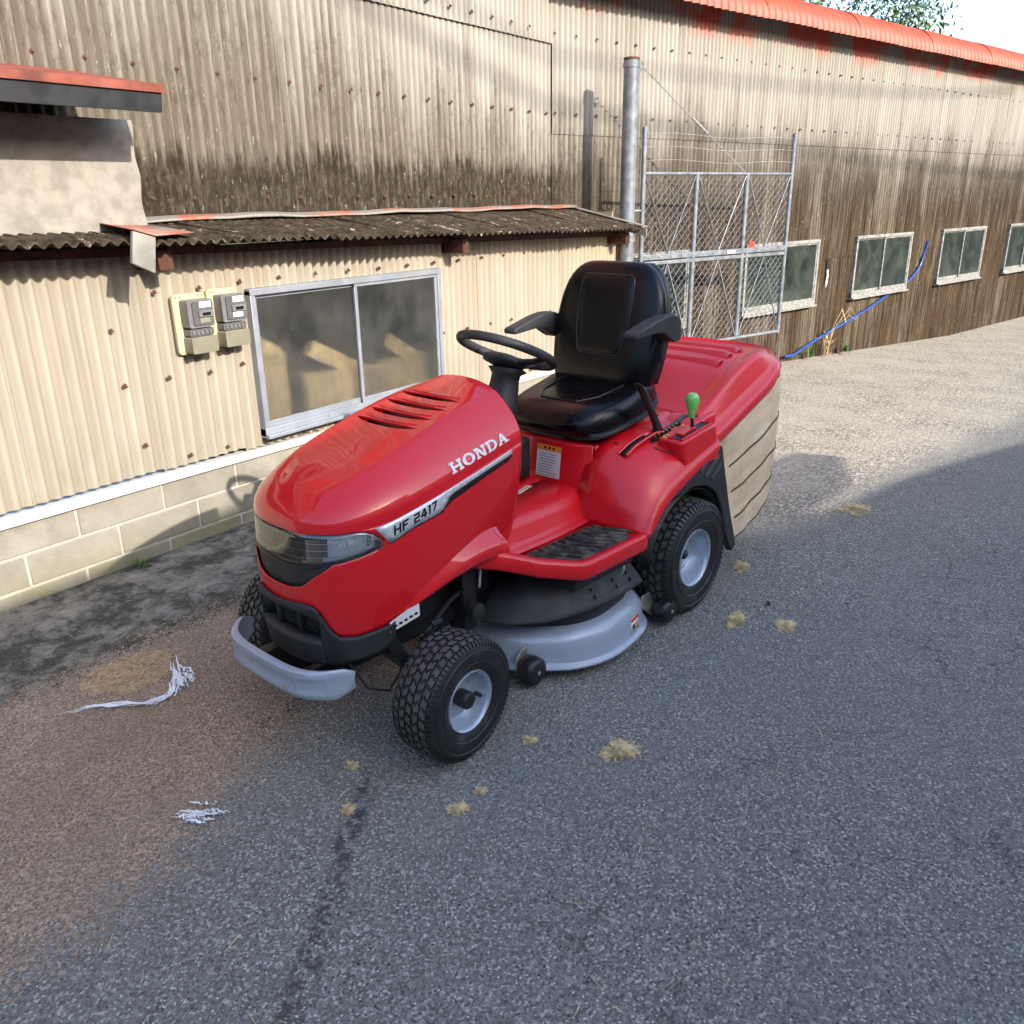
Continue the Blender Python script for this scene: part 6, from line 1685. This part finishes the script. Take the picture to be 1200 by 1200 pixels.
# stone chips in the asphalt surface
mb = MB()
for _ in range(1500):
    x, y = random.uniform(-.3, 5.5), random.uniform(-.8, 1.7)
    if random.random() < .0: continue
    s = random.uniform(.0012, .0028); V = []
    c = Vector((x, y, .0008)); a = random.uniform(0, 6.28)
    ring = [c + Vector((math.cos(a + k * 1.257) * s * random.uniform(.7, 1.2), math.sin(a + k * 1.257) * s * random.uniform(.5, 1.0), 0)) for k in range(5)]
    mb.add(ring + [c + Vector((0, 0, s * .6))], [(k, (k + 1) % 5, 5) for k in range(5)])
o = mb.obj('stone_chips', PEB, fix=False, smooth=False); tag(o, 'pale stone chips lying loose on the asphalt', 'gravel', kind='stuff')
# straw clumps
def straw(x, y, r, n, lab, h=.012, ry=None, L0=.02):
    z = ground_z(x, y); e = empty('straw_clump', (x, y, z)); tag(e, lab, 'straw', 'tufts of dry straw on the asphalt'); ry = ry or r
    mb = MB()
    subs = [(0, 0, .55)] + [(random.uniform(-.75, .75), random.uniform(-.75, .75), random.uniform(.22, .5)) for _ in range(7)]
    for _ in range(n):
        sc_ = random.choice(subs); q = random.uniform(0, 6.28); rr = min(abs(random.gauss(0, .6)), 1.9) * sc_[2]; cx, cy = r * (sc_[0] + rr * math.cos(q)), ry * (sc_[1] + rr * math.sin(q)); rr = math.hypot(cx / r, cy / ry)
        a = random.uniform(0, 3.14); L = L0 * random.uniform(.5, 1.9); zz = h * max(0, 1 - rr * .8) * random.random() + .001
        d = Vector((math.cos(a), math.sin(a), random.uniform(-.18, .22))) * L / 2; w_ = Vector((-math.sin(a), math.cos(a), 0)) * random.uniform(.0007, .0014)
        c = Vector((cx, cy, zz + .001)); mb.add([c - d - w_, c + d - w_, c + d + w_, c - d + w_], [(0, 1, 2, 3)])
    mb.obj('straw_blades', STRAW, e, fix=False, smooth=False)
    base = MB().grid(lambda a, b: Vector((a * r * .34 * math.cos(b) * (1 + .3 * math.sin(b * 3)), a * ry * .34 * math.sin(b) * (1 + .25 * math.sin(b * 5)), .0015 + h * .5 * (1 - a) ** .7)), linspace(0.02, 1, 6), linspace(0, 2 * math.pi, 25)); base.obj('straw_mat', STRAWB, e)
STRAWB = simple('straw_mat_brown', (.22, .185, .125), .95, var=.4, nsc=90, bump=.8, bsc=250)
for (x, y, r, n, lab) in ((1.925, 1.015, .062, 1500, 'largest straw tuft, alone on the open asphalt right of the front wheel'),
    (2.92, 1.03, .085, 900, 'long flat straw smear beside the rear wheel'), (2.98, .86, .05, 600, 'straw tuft just right of the long smear by the rear wheel'),
    (4.47, 1.01, .12, 900, 'broad straw patch at the edge of the sunlight, right of the bag'), (3.42, 1.21, .055, 500, 'straw patch behind the rear tyre'),
    (1.45, 1.25, .026, 260, 'small straw tuft in front of the front wheel, toward the viewer'), (1.82, 1.26, .018, 130, 'tiny straw tuft right beside the front wheel'),
    (1.545, 1.24, .012, 70, 'tiny speck of straw next to the small tuft'), (1.28, 1.49, .02, 90, 'small straw fleck left of the front wheel, nearer the husks'), (1.42, 1.62, .018, 80, 'small straw fleck in front of the bumper')):
    straw(x, y, r, n, lab, h=.014 if r > .05 else .008, ry=r * (.5 if 'long flat' in lab else .8))
# scattered single stalks
mb = MB()
for _ in range(500):
    x, y = random.uniform(.6, 6), random.uniform(.4, 3.2); a = random.uniform(0, 3.14); L = random.uniform(.012, .05)
    z = ground_z(x, y) + .002; d = Vector((math.cos(a), math.sin(a), 0)) * L / 2; w_ = Vector((-math.sin(a), math.cos(a), 0)) * .0009; c = Vector((x, y, z))
    mb.add([c - d - w_, c + d - w_, c + d + w_ + Vector((0, 0, .002)), c - d + w_], [(0, 1, 2, 3)])
o = mb.obj('stray_stalks', STRAW, fix=False, smooth=False); tag(o, 'single straw stalks strewn thinly over the yard', 'straw', kind='stuff')
# straw litter on the sunlit apron
mb = MB()
for _ in range(9000):
    x, y = random.uniform(3.9, 10), random.uniform(1.2, 3.6)
    if random.random() > min(1, (y - 1.0)): continue
    a = random.uniform(0, 3.14); L = random.uniform(.010, .035); z = ground_z(x, y) + .002
    d = Vector((math.cos(a), math.sin(a), random.uniform(-.1, .2))) * L / 2; w_ = Vector((-math.sin(a), math.cos(a), 0)) * .0014; c = Vector((x, y, z))
    mb.add([c - d - w_, c + d - w_, c + d + w_, c - d + w_], [(0, 1, 2, 3)])
o = mb.obj('straw_litter', simple('bleached_straw', (.42, .36, .26), .85, var=.4, nsc=30), fix=False, smooth=False); tag(o, 'bleached straw bits covering the sunlit yard behind the mower', 'straw', kind='stuff')
# torn plastic strips
def shred(path, n, wid, lab, jit=.02):
    e = empty('plastic_shred', (path[0][0], path[0][1], 0)); tag(e, lab, 'plastic waste', 'torn white plastic shreds')
    mb = MB(); P0 = Vector((path[0][0], path[0][1], 0))
    for _ in range(n):
        off = Vector((random.gauss(0, jit), random.gauss(0, jit), 0)); V = []; s0 = random.uniform(0, .6); s1 = min(1, s0 + random.uniform(.25, .6)); w_ = wid * random.uniform(.4, 1.2)
        fxx = lin(linspace(0, 1, len(path)), [p[0] for p in path]); fyy = lin(linspace(0, 1, len(path)), [p[1] for p in path])
        L_ = []
        for q in linspace(s0, s1, 12): L_.append(Vector((fxx(q), fyy(q), .004 + .008 * abs(math.sin(q * 23 + off.x * 90)))) - P0 + off + Vector((random.gauss(0, .003), random.gauss(0, .003), 0)))
        for i, p in enumerate(L_):
            t = (L_[min(i + 1, 11)] - L_[max(i - 1, 0)]); t.z = 0; t.normalize(); sv = Vector((-t.y, t.x, random.uniform(-.6, .6))) * w_ * math.sin(math.pi * (i + .6) / 12.2); V += [p - sv, p + sv]
        mb.add(V, [(i*2, i*2+1, i*2+3, i*2+2) for i in range(11)])
    mb.obj('strips', PLAS, e, fix=False)
shred([(1.02, 2.62), (1.16, 2.55), (1.27, 2.42), (1.36, 2.40), (1.45, 2.52), (1.50, 2.62)], 16, .0045, 'long torn white plastic strip curling over the brown husks at left', .008)
shred([(1.40, 2.38), (1.44, 2.48), (1.46, 2.58)], 16, .005, 'crumpled bunch of white plastic at the end of the long strip', .018)
shred([(.98, 1.86), (1.02, 1.80), (1.05, 1.76)], 22, .0035, 'small bunch of frayed white plastic threads nearer the viewer', .016)
# dark dead leaf and a twig
def lf(x, y, s, rz, lab):
    V = []; 
    mb = MB().grid(lambda a, b: Vector((a * s, b * s * .42 * (1 - a * a) ** .8, .004 + .25 * s * b * b + .2 * s * a * a)), linspace(-1, 1, 9), linspace(-1, 1, 5)); o = mb.obj('dead_leaf', simple('dead_leaf_brown', (.03, .022, .018), .7, var=.3) if 'dead_leaf_brown' not in bpy.data.materials else bpy.data.materials['dead_leaf_brown'], solid=.0008); o.location = (x, y, ground_z(x, y)); o.rotation_euler = (0, 0, rz); tag(o, lab, 'leaf')
lf(3.12, .98, .018, .6, 'curled dark leaf on the asphalt right of the rear wheel'); lf(3.30, .72, .010, 2.0, 'small dark leaf right of the straw tufts')
